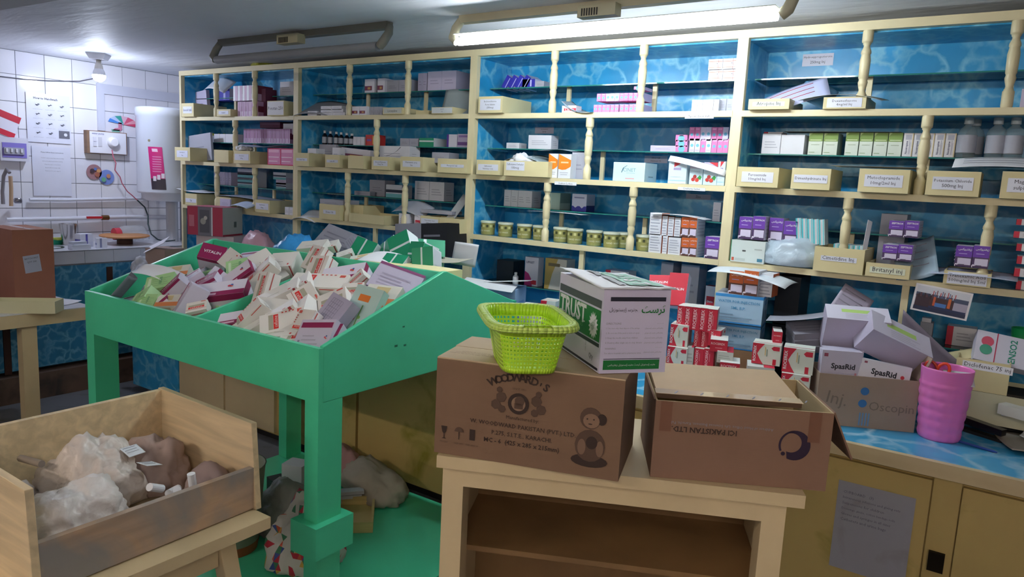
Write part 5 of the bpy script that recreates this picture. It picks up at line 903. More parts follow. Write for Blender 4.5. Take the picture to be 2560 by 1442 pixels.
t = thing('photo_print', 'colour photo print of a crowded boat hanging from the third rail, right unit', 'photo', (0, -.02, 0)); a_ = W(2284, 709, 'y', -.03); b_ = W(2424, 800, 'y', -.03); t.location = ((a_.x + b_.x) / 2, -.03, (a_.z + b_.z) / 2); t.rotation_euler = (0, .10, 0)
w_ = (b_.x - a_.x) * .96; h_ = (a_.z - b_.z) * .93; m = MB(); m.box((-w_ / 2, -.0004, -h_ / 2), (w_ / 2, .0004, h_ / 2), M('#e3e1e6', .3)); X = T(-w_ / 2, -.0007, -h_ / 2) @ FX
def q4(u0, v0, u1, v1, c, z=0): m.box((u0 * w_, v0 * h_, z), (u1 * w_, v1 * h_, z + .0001), M(c, .35), X)
q4(.04, .06, .96, .2, '#2c3350'); q4(.04, .2, .96, .55, '#a9a4b8'); q4(.04, .55, .96, .7, '#4a5570'); q4(.04, .7, .96, .94, '#cdd0da'); q4(.05, .2, .35, .62, '#3f2f3a', .0001); q4(.3, .25, .72, .6, '#4a3438', .0002); q4(.4, .28, .6, .42, '#4a78b8', .0003); q4(.36, .3, .4, .62, '#c05a3a', .0004); q4(.62, .3, .67, .65, '#c9683a', .0004); q4(.3, .2, .95, .27, '#2f3a5c', .0004)
for k in range(14): q4(.3 + k * .032, .62 + .05 * (k % 2), .315 + k * .032, .86 - .03 * (k % 3), ['#c9ccd6', '#b8434a', '#5f6a8c', '#7a3a40'][k % 4], .0002)
for k in range(8): q4(.08 + k * .035, .5 + .05 * (k % 3), .11 + k * .035, .66 + .04 * (k % 2), ['#3a2a30', '#5a3a44', '#2f3a50'][k % 3], .0003)
m.obj('print', t)
put('grey', 'pale small carton beside the upright on the lowest glass, right unit', 2298, 2330, 806, G4, .14, .06); put('white', 'second pale carton stacked on the small one, lowest glass right unit', 2303, 2326, 795, G4 + .045, .15, .05); put('redw', 'dim red and green carton on the lowest glass, right unit', 2365, 2440, 818, G4, .2, .08)
tag(MB().lathe([(.03, 0), (.034, .005), (.047, .12), (.044, .12), (.03, .008)], M('#1f9a55', .3, 'plastic'), n=24, cap=False).obj('green_tumbler'), 'green plastic tumbler cut by the right edge on the lowest glass', 'tumbler').location = (W(2566, 800, 'y', .14).x, .16, G4)
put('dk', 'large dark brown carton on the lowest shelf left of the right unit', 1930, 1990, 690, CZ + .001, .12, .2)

# ---------------------------------------------------------------- cartons heaped in the green bins
def logo(u, v, s=.06): return [('T', 'c', u, v, s * .6, '#c8405a'), ('T', 'c', u + s * .9, v + s, s * .5, '#3f5fa8'), ('T', 'c', u + s, v - s, s * .45, '#d05a3a')]
PST = {
 'm': ('#dcd8e8', [('T', 0, 0, 1, .3, '#8f1f55'), ('F', .0, .7, 1, 1, '#8f1f55'), ('T', .12, .06, .5, .2, '#d9b6cc'), ('R', 0, .6, 1, 1, '#8f1f55')] + logo(.7, .6, .05) + GL('F', 2, .1, .6, .15, .5, '#a9a3bc')),
 'm2': ('#d4d0e2', [('T', 0, 0, 1, 1, '#8f1f55'), ('T', 'VITALIN', .5, .5, .7, WHITE, .02), ('F', 0, .8, 1, 1, '#8f1f55')]),
 'm3': ('#cdc8de', [('T', .05, .72, .95, .9, '#8f1f55'), ('T', .1, .2, .16, .3, '#8a80a0')] + logo(.85, .4, .04) + GL('T', 3, .2, .7, .15, .55, '#b0aac2')),
 'r': ('#e4e1dc', [('T', .2, .12, .3, .9, '#a9a795'), ('T', .31, .12, .42, .88, '#d8302c'), ('T', 'cefixine', .365, .5, .6, '#e9d5d0', 0, math.pi / 2), ('T', .85, .75, .95, .92, '#cf5a50'), ('F', .05, .2, .12, .8, '#cf5a50'), ('F', .6, .82, .95, .88, '#cf5a50'), ('R', .1, .1, .8, .5, '#c9c5bf')] + [('T', .5 + k * .08, .86, .54 + k * .08, .92, '#c23a3a') for k in range(4)] + [('F', .2 + k * .08, .2, .24 + k * .08, .3, '#c23a3a') for k in range(4)]),
 'r2': ('#e2dfda', [('T', .12, .5, .88, .68, '#a9a795'), ('T', .12, .3, .88, .48, '#d8302c'), ('T', 'cefixine', .5, .39, .6, '#e9d5d0'), ('T', .7, .88, .92, .95, '#cf5a50'), ('T', 0, .2, 1, .22, '#b9524e'), ('F', 0, .6, 1, .68, '#b9524e')]),
 'w': ('#dedbd6', [('T', .8, .1, .86, .2, '#c23a3a'), ('F', .9, 0, .95, 1, '#a5343c'), ('T', .3, .3, .6, .34, '#b5b2aa')]),
 'g': ('#a9d69a', [('T', .1, .15, .2, .85, '#cfe6c6'), ('T', .5, .3, .6, .8, '#6fa878'), ('F', .0, .0, 1, .25, '#d9e6cf')] + GL('T', 4, .25, .9, .2, .8, '#8fc08a')),
 'o': ('#dad9d0', [('T', 0, .0, 1, .35, '#d98a5a'), ('T', .3, .5, .7, .9, '#c9b98a'), ('F', 0, .0, .9, .35, '#df7a48'), ('F', .3, .45, .7, .9, '#b8b49a')]),
 't': ('#b9d6d0', [('T', .25, .68, .65, .82, '#df7a2c'), ('T', 'c', .35, .3, .08, '#c9405f'), ('T', 'c', .3, .42, .07, '#4a2f3a'), ('T', 'c', .55, .35, .06, '#7fae5a'), ('T', 'c', .25, .15, .1, '#8fb9dd'), ('T', .5, .1, .54, .6, '#6fa05a')]),
 'l': ('#b3aec4', [('T', .3, .3 + k * .1, .9, .31 + k * .1, '#6f6a82') for k in range(6)] + [('T', .3 + k * .1, .3, .305 + k * .1, .8, '#6f6a82') for k in range(7)]),
 'll': ('#bdb7cf', [('T', 0, .9, 1, 1, '#8a4a78'), ('F', 0, 0, 1, 1, '#a58fb8'), ('L', 0, 0, 1, 1, '#7a3a66')] + GL('T', 4, .15, .8, .2, .7, '#a39db6')),
 'gw': ('#d3dce0', [('T', 0, 0, .42, 1, '#0f8a63'), ('T', .5, 0, 1, 1, '#0f8a63'), ('F', .0, .1, .42, 1, '#0f8a63'), ('F', .5, .1, .95, 1, '#0f8a63'), ('R', .1, .1, .9, .9, '#c3c9d2')]),
 'gr': ('#8f8f9c', GL('T', 3, .1, .9, .2, .8, '#787886')),
}
def orient(n, a):
    n = Vector(n).normalized(); u = RT * math.cos(a) + UP * math.sin(a); u = (u - n * u.dot(n)).normalized(); v = n.cross(u); return Matrix((u, v, n)).transposed().to_4x4()
def heap(sty, label, c, size, a, n, group='cartons heaped in the green bins', name='loose_carton', lim=None):
    L_, D_, H_ = size; b = MB(); X = T(0, -D_ / 2, -H_); base, ds = PST[sty]; b.box((-L_ / 2, 0, 0), (L_ / 2, D_, H_), M(base, .45), X); dec(b, L_, D_, H_, ds, X)
    o = tag(b.obj(name), label, 'carton', group); R_ = orient(n, math.radians(a)); c = Vector(c)
    if lim:                         # keep the carton inside its bin
        q = [R_ @ v.co for v in o.data.vertices]
        for i in (0, 1):
            lo = min(v[i] for v in q) + c[i]; hi = max(v[i] for v in q) + c[i]
            if lo < lim[i][0]: c[i] += lim[i][0] - lo
            elif hi > lim[i][1]: c[i] -= hi - lim[i][1]
    o.matrix_world = T(*c) @ R_; return o
def WP(px, py, a0, b0):            # ray onto the sloping surface z = a0 + b0*y
    d = RT * ((px - CXP) / FPX) - UP * ((py - CYP) / FPX) + FW; t = (a0 + b0 * CAM.y - CAM.z) / (d.z - b0 * d.y); return CAM + d * t
PILE = [
 ('m2', 531, 630, .10, .075, .10, -8, (.6, -.5, .7), 'tall carton with a plum top high in the left bin'), ('w', 572, 645, .08, .07, .06, 60, (.2, -.7, .5), 'white carton with a small logo behind the tall plum-topped one'),
 ('m3', 622, 640, .14, .065, .06, -32, (-.1, -.5, .8), 'lavender carton with plum band sloping down at the far right of the left bin'), ('g', 597, 664, .10, .07, .05, 18, (.3, -.6, .7), 'pale green carton between plum banded ones, far part of the left bin'),
 ('m', 530, 682, .11, .06, .045, -38, (-.3, -.6, .6), 'carton with a narrow plum stripe, middle of the left bin'), ('m', 590, 686, .13, .06, .05, 33, (.1, -.8, .5), 'carton with plum stripe slanting up to the right, by the divider'),
 ('m2', 512, 698, .10, .07, .06, 14, (-.2, -.5, .8), 'carton whose whole top is plum with white lettering, middle of the left bin'), ('m', 548, 722, .20, .085, .09, 9, (.15, -.45, .85), 'longest white carton with plum stripe lying along the divider'),
 ('m3', 452, 748, .14, .08, .07, 72, (-.35, -.7, .45), 'upright white carton with plum edge in front of the longest one'), ('m2', 422, 712, .11, .06, .05, 35, (-.3, -.6, .6), 'plum carton slanting behind the orange-marked one, left bin'),
 ('o', 405, 752, .08, .06, .075, 4, (.25, -.45, .8), 'small white carton with orange foot at the front of the left bin'), ('g', 345, 738, .09, .06, .06, -5, (-.2, -.6, .6), 'pale green carton at the front left corner of the left bin'),
 ('g', 398, 703, .11, .07, .05, 12, (.2, -.6, .7), 'pale green carton under the white sheet, left bin'), ('m3', 474, 690, .09, .07, .05, 65, (-.2, -.5, .8), 'lavender carton with blank side, centre of the left bin'),
 ('o', 440, 676, .10, .06, .06, 8, (.2, -.5, .8), 'white and orange carton at the back of the left bin'), ('g', 352, 752, .10, .05, .04, -14, (0, -.8, .5), 'pale green carton lying lowest at the front left corner'),
 ('m', 372, 756, .07, .05, .03, 40, (-.4, -.5, .7), 'small plum carton tip by the front board of the left bin'), ('r2', 503, 768, .07, .05, .04, 20, (.2, -.5, .8), 'small reddish carton below the longest one by the divider'),
 ('r2', 651, 718, .115, .07, .05, 84, (-.15, -.85, .3), 'upright white carton with red band leaning on the divider, right bin'), ('r', 642, 682, .15, .08, .06, 42, (-.35, -.6, .6), 'white carton with dashed red edge slanting behind the upright one'),
 ('w', 690, 668, .19, .08, .08, -58, (.3, -.5, .7), 'long white carton sloping steeply down to the right, right bin'), ('w', 745, 650, .11, .09, .1, -10, (.1, -.5, .8), 'white carton with glossy top at the ridge, right bin'),
 ('r2', 790, 637, .10, .08, .05, 75, (-.1, -.8, .5), 'white carton highest against the ridge board, right bin'), ('r2', 790, 668, .10, .085, .06, 88, (.05, -.75, .5), 'white carton with red band just below the highest one'),
 ('m', 856, 682, .17, .075, .06, -7, (.05, -.6, .7), 'lavender carton with plum foot lying along the ridge, right bin'), ('r', 795, 700, .22, .075, .07, -24, (.1, -.5, .85), 'long white carton with red band and dashes across the middle, right bin'),
 ('w', 735, 712, .12, .1, .08, 30, (-.3, -.5, .7), 'blank grey-white carton left of the long dashed one'), ('w', 688, 730, .17, .08, .08, 24, (-.15, -.5, .8), 'white carton with a dark red edge, centre left of the right bin'),
 ('r2', 758, 742, .09, .09, .1, -58, (.25, -.65, .6), 'tilted white carton with red band facing up, centre of the right bin'), ('w', 742, 772, .1, .08, .08, -55, (-.3, -.6, .6), 'grey-white carton under the tilted one, right bin'),
 ('r2', 830, 752, .10, .085, .09, 18, (.1, -.65, .6), 'open carton with two red bands right of centre, right bin'), ('r2', 880, 724, .075, .06, .05, -4, (.2, -.6, .7), 'small white carton with red band by the lavender open box'),
 ('w', 672, 765, .13, .08, .08, -28, (.1, -.5, .8), 'white carton with orange dot left of centre, right bin'), ('w', 662, 792, .19, .06, .06, 36, (-.25, -.5, .8), 'long carton in shiny film slanting at the front board'),
 ('r', 705, 800, .14, .08, .08, 20, (.25, -.55, .75), 'white carton with red band near the front board, right bin'), ('r', 752, 808, .10, .07, .07, 86, (0, -.7, .55), 'small upright carton with red band at the front, right bin'),
 ('m', 560, 796, .12, .06, .05, 6, (.1, -.5, .8), 'plum striped carton low behind the front board, by the divider'), ('r', 612, 784, .13, .06, .05, 55, (-.2, -.7, .6), 'lavender carton with red logo standing by the front board'),
 ('l', 820, 790, .15, .12, .04, 68, (-.1, -.75, .6), 'lavender carton printed with a grid, front of the right bin'), ('m3', 790, 840, .13, .10, .05, -14, (.05, -.75, .6), 'lavender carton lowest at the front right corner of the bin'),
 ('m2', 842, 828, .07, .05, .04, -20, (.1, -.6, .7), 'small plum carton at the front right corner of the bin'), ('t', 903, 775, .10, .16, .04, -22, (.2, -.75, .5), 'pale teal carton with orange bar and coloured drawing, by the right side board'),
 ('o', 958, 738, .13, .09, .06, -28, (.1, -.55, .8), 'pale carton with orange corner under the lavender open box'), ('o', 950, 768, .07, .05, .04, 35, (.2, -.5, .8), 'small orange edged carton against the right side board'),
 ('r2', 888, 694, .07, .05, .05, 35, (-.2, -.7, .6), 'small carton with slanted red patch at the ridge, right bin'), ('r', 716, 838, .13, .07, .05, -8, (.05, -.45, .9), 'flat carton with faded red print at the front board'), ('w', 675, 828, .12, .07, .05, -18, (.0, -.5, .9), 'white carton lying at the front board under the film-wrapped one'),
 ('ll', 990, 700, .17, .11, .06, -28, (.35, -.55, .65), 'large lavender open box leaning on the right side board')]
LL = ((GX0 + .024, -2.664), (GY0 + .024, GYR - .004)); LR = ((-2.642, GX1 - .024), LL[1])
for s_, px, py, L_, D_, H_, a_, n_, lb in PILE:
    c = WP(px, py, 1.13 + .33 * 1.84 + .03, .33); heap(s_, lb, c, (L_ * 1.2, D_ * 1.22, H_ * 1.15), a_, n_, lim=LL if c.x < -2.655 else LR)
for i in range(34):
    r = random.Random(i); x = GX0 + .1 + (GX1 - GX0 - .2) * ((i % 12) + .5) / 12; y = -1.78 + .17 * (i // 12) + r.uniform(-.02, .03)
    if abs(x + 2.65) < .07: x += .09
    kd = ['w', 'm3', 'r', 'g', 'm'][i % 5] if x > -2.65 else ['m3', 'g', 'm', 'm3'][i % 4]
    heap(kd, f"{dict(w='white', m3='lavender', r='red banded', g='pale green', m='plum striped')[kd]} carton buried in the {['front', 'middle', 'back'][i // 12]} of the heap, {ORD[i % 12]} of its row", (x, y, 1.09 + .33 * (y + 1.84) * .95), (.13, .08, .055), r.uniform(-70, 70), (r.uniform(-.3, .3), -.3, .9), lim=LL if x < -2.655 else LR)
sheet('paper_sheet', 'bright white sheet lying on the cartons at the left side of the left bin', 'paper', WP(388, 680, 1.13 + .33 * 1.84 + .05, .33), .26, .1, (.35, .1, .25), PAPER, (-.02, .01)); sheet('grey_wrapper', 'curled grey wrapper in the left corner of the left bin', 'wrapper', WP(322, 722, 1.75, .33), .12, .12, (.9, .0, -.6), M('#6d7480', .4), (.04, 0))
# --- back half of the green table: more cartons seen over the ridge board
for s_, px, py, y, L_, D_, H_, a_, n_, lb in (
    ('gw', 908, 618, -.95, .13, .09, .08, -28, (.2, -.8, .5), 'green and white carton, leftmost behind the ridge of the green table'), ('gw', 962, 622, -.9, .13, .10, .09, 2, (-.3, -.8, .4), 'green and white carton with white strap, second from left behind the ridge'),
    ('gw', 1000, 618, -1.0, .15, .11, .1, -65, (.1, -.85, .4), 'tilted green and white carton highest behind the ridge'), ('gw', 1037, 632, -1.02, .11, .09, .1, 85, (-.1, -.9, .35), 'upright green and white carton behind the ridge'),
    ('gw', 1066, 618, -.85, .18, .12, .1, 5, (.4, -.4, .8), 'green topped carton lying behind the upright one'), ('gw', 1056, 642, -1.05, .10, .09, .12, 3, (.3, -.85, .3), 'carton with a square green front and white side, behind the ridge'),
    ('gw', 985, 648, -1.1, .12, .07, .05, -30, (.1, -.6, .8), 'green cornered white carton lying on the white sheet'), ('gw', 1025, 655, -1.05, .09, .06, .05, 0, (.1, -.5, .8), 'small green carton under the square-fronted one'),
    ('gr', 850, 600, -.75, .28, .14, .06, -35, (.2, -.6, .6), 'large grey carton leaning behind the ridge, beside the blue bag'), ('gr', 880, 612, -.85, .22, .06, .04, -48, (-.2, -.6, .6), 'narrow grey carton leaning down to the right behind the ridge'),
    ('w', 780, 610, -1.0, .16, .07, .04, -22, (0, -.5, .8), 'white carton lid lying beside the blue bag'), ('w', 812, 612, -.95, .14, .06, .04, -6, (0, -.5, .8), 'small white carton lying right of the blue bag'), ('w', 860, 632, -1.05, .08, .05, .04, 20, (0, -.5, .8), 'white carton corner peeping over the ridge'),
    ('o', 905, 642, -1.1, .12, .06, .05, 0, (0, -.4, .9), 'yellowish carton edge under the white sheet behind the ridge')):
    heap(s_, lb, W(px, py, 'y', y), (L_, D_, H_), a_, n_, 'cartons behind the ridge of the green table')
sheet('paper_sheet', 'white sheet lying on the green cartons behind the ridge', 'paper', W(942, 640, 'y', -1.1), .2, .14, (.25, -.05, .2), PAPER, (-.015, 0)); sheet('paper_sheet', 'grey-white paper hanging at the right end of the back bin, by the shelf post', 'paper', W(1160, 635, 'y', -.75), .13, .11, (1.35, .05, .2), M('#b9bcc4', .5), (-.01, 0)); sheet('paper_sheet', 'dull paper curled over the cream box behind the ridge', 'paper', W(1110, 650, 'y', -.85), .26, .12, (.1, 0, 0), M('#a9a595', .5), (.012, 0))
cb_ = thing('cream_box', 'cream box rim seen behind the right end of the ridge board', 'box', (-2.17, -1.17, 1.12)); MB().box((-.2, 0, 0), (.245, .13, .24), M('#ddd3a0', .6)).obj('box_body', cb_, .003)
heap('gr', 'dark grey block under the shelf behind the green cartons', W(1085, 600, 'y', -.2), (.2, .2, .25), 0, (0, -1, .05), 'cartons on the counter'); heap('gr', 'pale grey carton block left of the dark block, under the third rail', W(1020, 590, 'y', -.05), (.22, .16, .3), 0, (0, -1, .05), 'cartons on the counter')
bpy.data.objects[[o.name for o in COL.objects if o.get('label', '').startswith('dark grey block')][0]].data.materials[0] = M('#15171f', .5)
STY['orange'] = ('#c8692a', [('F', .1, .4, .9, .6, '#b3561f')])
put('orange', 'orange carton standing on the lowest glass of the second unit', 807, 834, 574, G4, .18, .08)
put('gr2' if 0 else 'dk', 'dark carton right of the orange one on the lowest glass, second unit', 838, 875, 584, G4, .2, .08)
# --- counter, left part
def pos(px, py, y): return W(px, py, 'y', y)
p = pos(557, 592, -.28); sup = p.z
t = thing('appliance_carton', 'large red and grey printed carton under the third rail of the far left unit', 'carton', (p.x, p.y, sup), .35); w_ = .30; h_ = .21; m = MB(); m.box((-w_, 0, 0), (0, .24, h_), M('#b4b9b4', .5)); 
X = T(-w_ / 2, 0, 0); dec(m, w_, .24, h_, [('F', 0, 0, 1, 1, '#b5405a'), ('F', .3, .0, .68, 1, '#7d7c88'), ('F', .35, .1, .63, .9, '#5f5f6a'), ('F', 'c', .45, .5, .08, '#a9a9a4'), ('F', 'c', .52, .62, .05, '#c9c4bf'), ('F', .68, 0, .72, 1, '#d9d9e2'), ('T', 0, 0, 1, 1, '#c0697c'), ('R', .0, 0, 1, .06, '#8f2538'), ('R', .55, .3, .68, .5, '#5f6a66'), ('F', .05, .3, .2, .7, '#c9788a')], X); m.obj('carton_body', t)
t2 = thing('support_carton', 'pinkish white carton under the red and grey one, far left counter', 'carton', (p.x - .15, p.y + .12, CZ + .001), .35); MB().box((-.16, -.12, 0), (.16, .13, sup - CZ - .002), M('#c9b9bd', .5)).obj('carton_body', t2)
t = thing('open_box', 'brown box with a raised white lid at the left end of the counter', 'box', (-5.30, -.42, CZ + .001), .2); MB().box((-.1, -.08, 0), (.1, .1, .26), M('#a08a82', .7)).obj('box_body', t); o = MB().box((-.02, -.1, 0), (.19, .0, .003), M('#e3e1ea', .5), T(-.1, -.02, .27) @ E(.5, -.45, .1)).obj('lid', t)
bag('plastic_bag', 'pale pink plastic bag on the counter behind the green table', 'bag', (W(640, 590, 'y', -.3).x, -.30, CZ), (.34, .28, .47), M('#d6a9ba', .3, 'film', a=.9), .2, 6, .12, .5); bag('plastic_bag', 'bright blue plastic bag behind the green table', 'bag', (W(735, 600, 'y', -.93).x, -.93, 1.06), (.36, .26, ZH(W(735, 600, 'y', -.93).x, -.93, 583) - 1.06), M('#3fa0ea', .25, 'film', a=.93), .1, 12, .12, .5)
bag('plastic_bag', 'clear crumpled bag at the left end of the counter near the sink', 'bag', (-5.42, -.5, CZ), (.14, .26, .2), M('#c6c8d0', .2, 'film', a=.7), 0, 17, .2, .5); sheet('paper_sheet', 'grey plastic sheet beside the crumpled clear bag', 'paper', (-5.33, -.36, CZ + .17), .1, .2, (.2, .5, .1), M('#a5a7b2', .4), (-.02, 0))
t = tag(MB().lathe([(.08, 0), (.1, .0), (.12, .2), (.125, .205), (.118, .205), (.095, .01)], M('#2f8f45', .35, 'plastic'), n=28, cap=False).obj('green_tub'), 'green plastic tub at the left end of the counter', 'tub'); t.location = (-5.1, -.36, CZ)
# --- blue-white carton with open flaps, left of the TRUST carton
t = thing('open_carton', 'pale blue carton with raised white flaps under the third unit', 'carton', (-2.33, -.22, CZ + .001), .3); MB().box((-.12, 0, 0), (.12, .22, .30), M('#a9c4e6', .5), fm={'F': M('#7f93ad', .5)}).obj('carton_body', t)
m = MB(); dec(m, .24, .22, .30, [('R', 0, 0, 1, .25, '#3f7fd0'), ('R', .2, .55, .8, .75, '#7fa9e0'), ('R', 'MEDI BOX', .5, .65, .5, '#2f62b0'), ('R', .1, .3, .9, .33, '#8fb0dd')]); m.obj('carton_print', t)
for i, (x, y, rx, ry) in enumerate(((-.02, -.02, .12, .08), (.03, .1, -.1, -.1))): MB().box((-.16, -.08, 0), (.14, .08, .003), PAPER, T(x, y, .318 + .012 * i) @ E(rx, ry, .1)).obj('flap', t)
# --- WATER FOR INJECTION cartons
WB = M('#a6cdec', .4)
def water(label, px0, px1, pyt, pyb, y):
    zb = W((px0 + px1) / 2, (pyb + 2), 'y', y).z; x0, x1, h_ = span(px0, px1, pyt, zb, y); w_ = x1 - x0; t = thing('water_carton', label, 'carton', ((x0 + x1) / 2, y, zb), .16, 'water for injection cartons'); d_ = .2; h_ = h_
    m = MB(); m.box((-w_ / 2, 0, 0), (w_ / 2, d_, h_), WB, fm={'T': M('#a8b3c6', .4)}).obj('carton_body', t, .001); m = MB()
    dec(m, w_, d_, h_, [('F', 0, .9, 1, 1, '#2f8fd8'), ('R', 0, .9, 1, 1, '#2f8fd8'), ('F', 0, 0, 1, .05, '#2f8fd8'), ('F', 'WATER FOR INJECTION', .5, .74, .86, '#3f8fc6', .01), ('F', '5ML B.P.', .5, .54, .3, '#3f8fc6', .01), ('F', .1, .3, .4, .33, '#7fa9c9'), ('F', .1, .2, .8, .23, '#7fa9c9'), ('F', .1, .12, .75, .15, '#7fa9c9'), ('R', .3, .68, .75, .82, '#3f9fe0'), ('R', 'MEDISEL 5ML', .52, .75, .38, WHITE), ('R', .6, .15, .72, .45, '#6f8fae'), ('R', .2, .2, .45, .5, '#93b4d2')]); m.obj('carton_print', t); return zb, (x0 + x1) / 2
z1, x_ = water('upper pale blue carton printed WATER FOR INJECTION', 1788, 1905, 737, 808, -.2); z2, x_ = water('lower pale blue carton printed WATER FOR INJECTION', 1795, 1898, 812, 872, -.18)
small_box('support_carton', 'brown carton hidden below the water cartons', (x_ + .0, -.06, CZ + .001), .24, .24, z2 - CZ - .003, .16, CARD)
def put2(sty, label, px0, px1, pyt, pyb, y, d_=.09, rz=0, group=None, name='medicine_carton', zb=None, **k): return put(sty, label, px0, px1, pyt, zb or W((px0 + px1) / 2, pyb, 'y', y).z, y, d_, rz, group=group, name=name, **k)
for k in range(2): put2('zou', f'orange banded carton, {["left", "right"][k]} one on top of the water cartons', 1822 + 37 * k, 1858 + 37 * k, 677, 736 + 4 * k, -.19, .13)
put2('zback', 'white back of a carton right of the orange banded pair on the water cartons', 1897, 1931, 684, 742, -.15, .1); sheet('paper_sheet', 'wide white sheet roofing the orange banded cartons', 'paper', W(1885, 677, 'y', -.12), .36, .2, (.05, .1, -.05), M('#d3dde6', .5), (-.02, -.01))
put2('redlab', 'small white carton in shade right of the water cartons', 1762, 1786, 715, 745, .12, .05, zb=G4)
# --- red and white cartons
def chev(red='#c4213f'): return [('F', 'p', ((0, 0), (.42, 0), (.28, .25), (.18, .5), (.28, .75), (.42, 1), (0, 1)), red), ('F', 'ROCEREX', .09, .5, .75, WHITE, .02, math.pi / 2), ('F', .74, .02, .86, .3, red), ('F', 'p', ((.66, .82), (.74, .92), (.95, .92), (.95, .72), (.74, .72)), red), ('F', .5, .4, .54, .75, '#8fa395'), ('F', .45, .45, .47, .85, '#d9b04a'), ('T', .0, .2, 1, .25, red), ('R', .3, .1, .4, .9, red), ('R', .6, .1, .7, .9, red)]
STY.update({'rcv': ('#d5ddd6', chev()), 'rcn': ('#c4213f', [('F', 'ROCEREX', .3, .5, .86, '#ecc9cf', .02, math.pi / 2), ('F', .55, .3, .62, .75, '#d97a88'), ('R', 0, 0, 1, 1, '#d5ddd6'), ('R', 'p', ((0, 0), (.35, 0), (.22, .5), (.35, 1), (0, 1)), '#c4213f'), ('R', .7, .05, .85, .3, '#c4213f'), ('R', 'p', ((.6, .82), (.7, .9), (.9, .9), (.9, .75), (.7, .75)), '#c4213f'), ('T', 0, 0, 1, 1, '#d9dbd6')]),
 'rch': ('#c4213f', [('F', 'ROCEREX', .45, .7, .8, '#ecc9cf', .02), ('F', .3, .3, .7, .38, '#d97a88'), ('R', 0, 0, 1, 1, '#dadcd9'), ('R', .2, .1, .26, .9, '#a52840'), ('R', .45, .1, .51, .9, '#a52840'), ('R', .7, .1, .76, .9, '#a52840'), ('T', 0, 0, 1, 1, '#dcdedb')]), 'rcg': ('#c9cecb', GL('F', 3, .1, .9, .2, .8, '#a3aaa6') + [('T', .6, 0, 1, 1, '#c4213f')])})
rg = 'red and white cartons stacked on the counter'
RC = [('rcn', 1693, 1712, 765, 822, -.36, 'standing red carton, leftmost of the top row of five'), ('rcn', 1713, 1730, 767, 824, -.36, 'standing red carton, second of the top row of five'), ('rcn', 1731, 1750, 769, 826, -.36, 'standing red carton, middle of the top row of five'), ('rcn', 1751, 1768, 771, 828, -.36, 'standing red carton, fourth of the top row of five'), ('rcn', 1769, 1792, 774, 832, -.36, 'standing red carton at the right end of the top row'),
 ('rcv', 1676, 1719, 812, 866, -.38, 'white carton with red chevron beside the TRUST carton, upper one'), ('rcn', 1735, 1752, 824, 868, -.34, 'red carton left in the middle row of the stack'), ('rcn', 1753, 1770, 826, 869, -.34, 'red carton in the centre of the middle row'), ('rcn', 1771, 1800, 826, 866, -.36, 'red carton at the right of the middle row with white side'),
 ('rcv', 1668, 1716, 868, 914, -.40, 'white carton with red chevron beside the TRUST carton, lower one'), ('rcg', 1718, 1733, 868, 914, -.38, 'pale carton back between the chevron carton and red ones, bottom row'), ('rcn', 1735, 1758, 872, 916, -.37, 'red carton left in the bottom row of the stack'), ('rcn', 1759, 1784, 873, 918, -.37, 'red carton right in the bottom row of the stack'),
 ('rch', 1776, 1818, 851, 880, -.44, 'red ended carton lying on the grey one, front of the stack'), ('rcg', 1793, 1832, 880, 908, -.45, 'grey-white carton lying under the red ended one'), ('rch', 1800, 1848, 908, 936, -.48, 'lowest red carton in front of the stack'),
 ('rcv', 1881, 1951, 860, 912, -.42, 'carton with red chevron standing left of the largest one'), ('rcv', 1957, 2034, 872, 934, -.46, 'largest carton with red chevron at the right of the stack'), ('rch', 1933, 1955, 830, 862, -.36, 'small red ended carton lying above the chevron cartons'), ('rcv', 1952, 2024, 936, 985, -.48, 'chevron carton below the largest one at the right'), ('rcg', 1868, 1935, 918, 950, -.47, 'white topped carton lying below the left chevron carton'),
 ('rcg', 1300, 1345, 765, 800, -.30, 'pale carton between basket and open blue carton'), ('rcv', 1350, 1384, 752, 800, -.25, 'white carton with red mark just left of the TRUST carton')]
for s_, a_, b_, t_, u_, y, lb in RC: put2(s_, lb, a_, b_, t_, u_, y, .12 if s_ in ('rch', 'rcg') else .1, rz={'rch': .3, 'rcg': .3, 'rcv': .18, 'rcn': .1}[s_] + (.15 if a_ == 1769 else 0), group=rg, zb=CZ + .001 if a_ in (1300, 1350) else None)
for i, (x, y, w_, d_) in enumerate(((-1.1, -.3, .40, .20), (-.75, -.36, .34, .18))): 
    zt = min(W(q[1], q[4], 'y', q[5]).z for q in RC[:16] if True) if i == 0 else W(1990, 985, 'y', -.48).z
    if zt - CZ > .02: small_box('support_carton', ['flat brown carton under the red stack, left', 'flat brown carton under the red stack, right'][i], (x, y, CZ + .001), w_, d_, zt - CZ - .003, .06, CARD)
heap('m2', 'bright red carton tilted behind the TRUST carton, upper left one', W(1650, 705, 'y', -.25), (.10, .09, .05), -12, (.2, -.6, .7), rg); heap('m2', 'bright red carton tilted behind the TRUST carton, right one', W(1693, 722, 'y', -.25), (.09, .16, .06), -12, (.1, -.85, .4), rg)
for o in COL.objects:
    if o.get('label', '').startswith('bright red carton'): 
        for i in range(len(o.data.materials)):
            if '8f1f55' in o.data.materials[i].name: o.data.materials[i] = RED
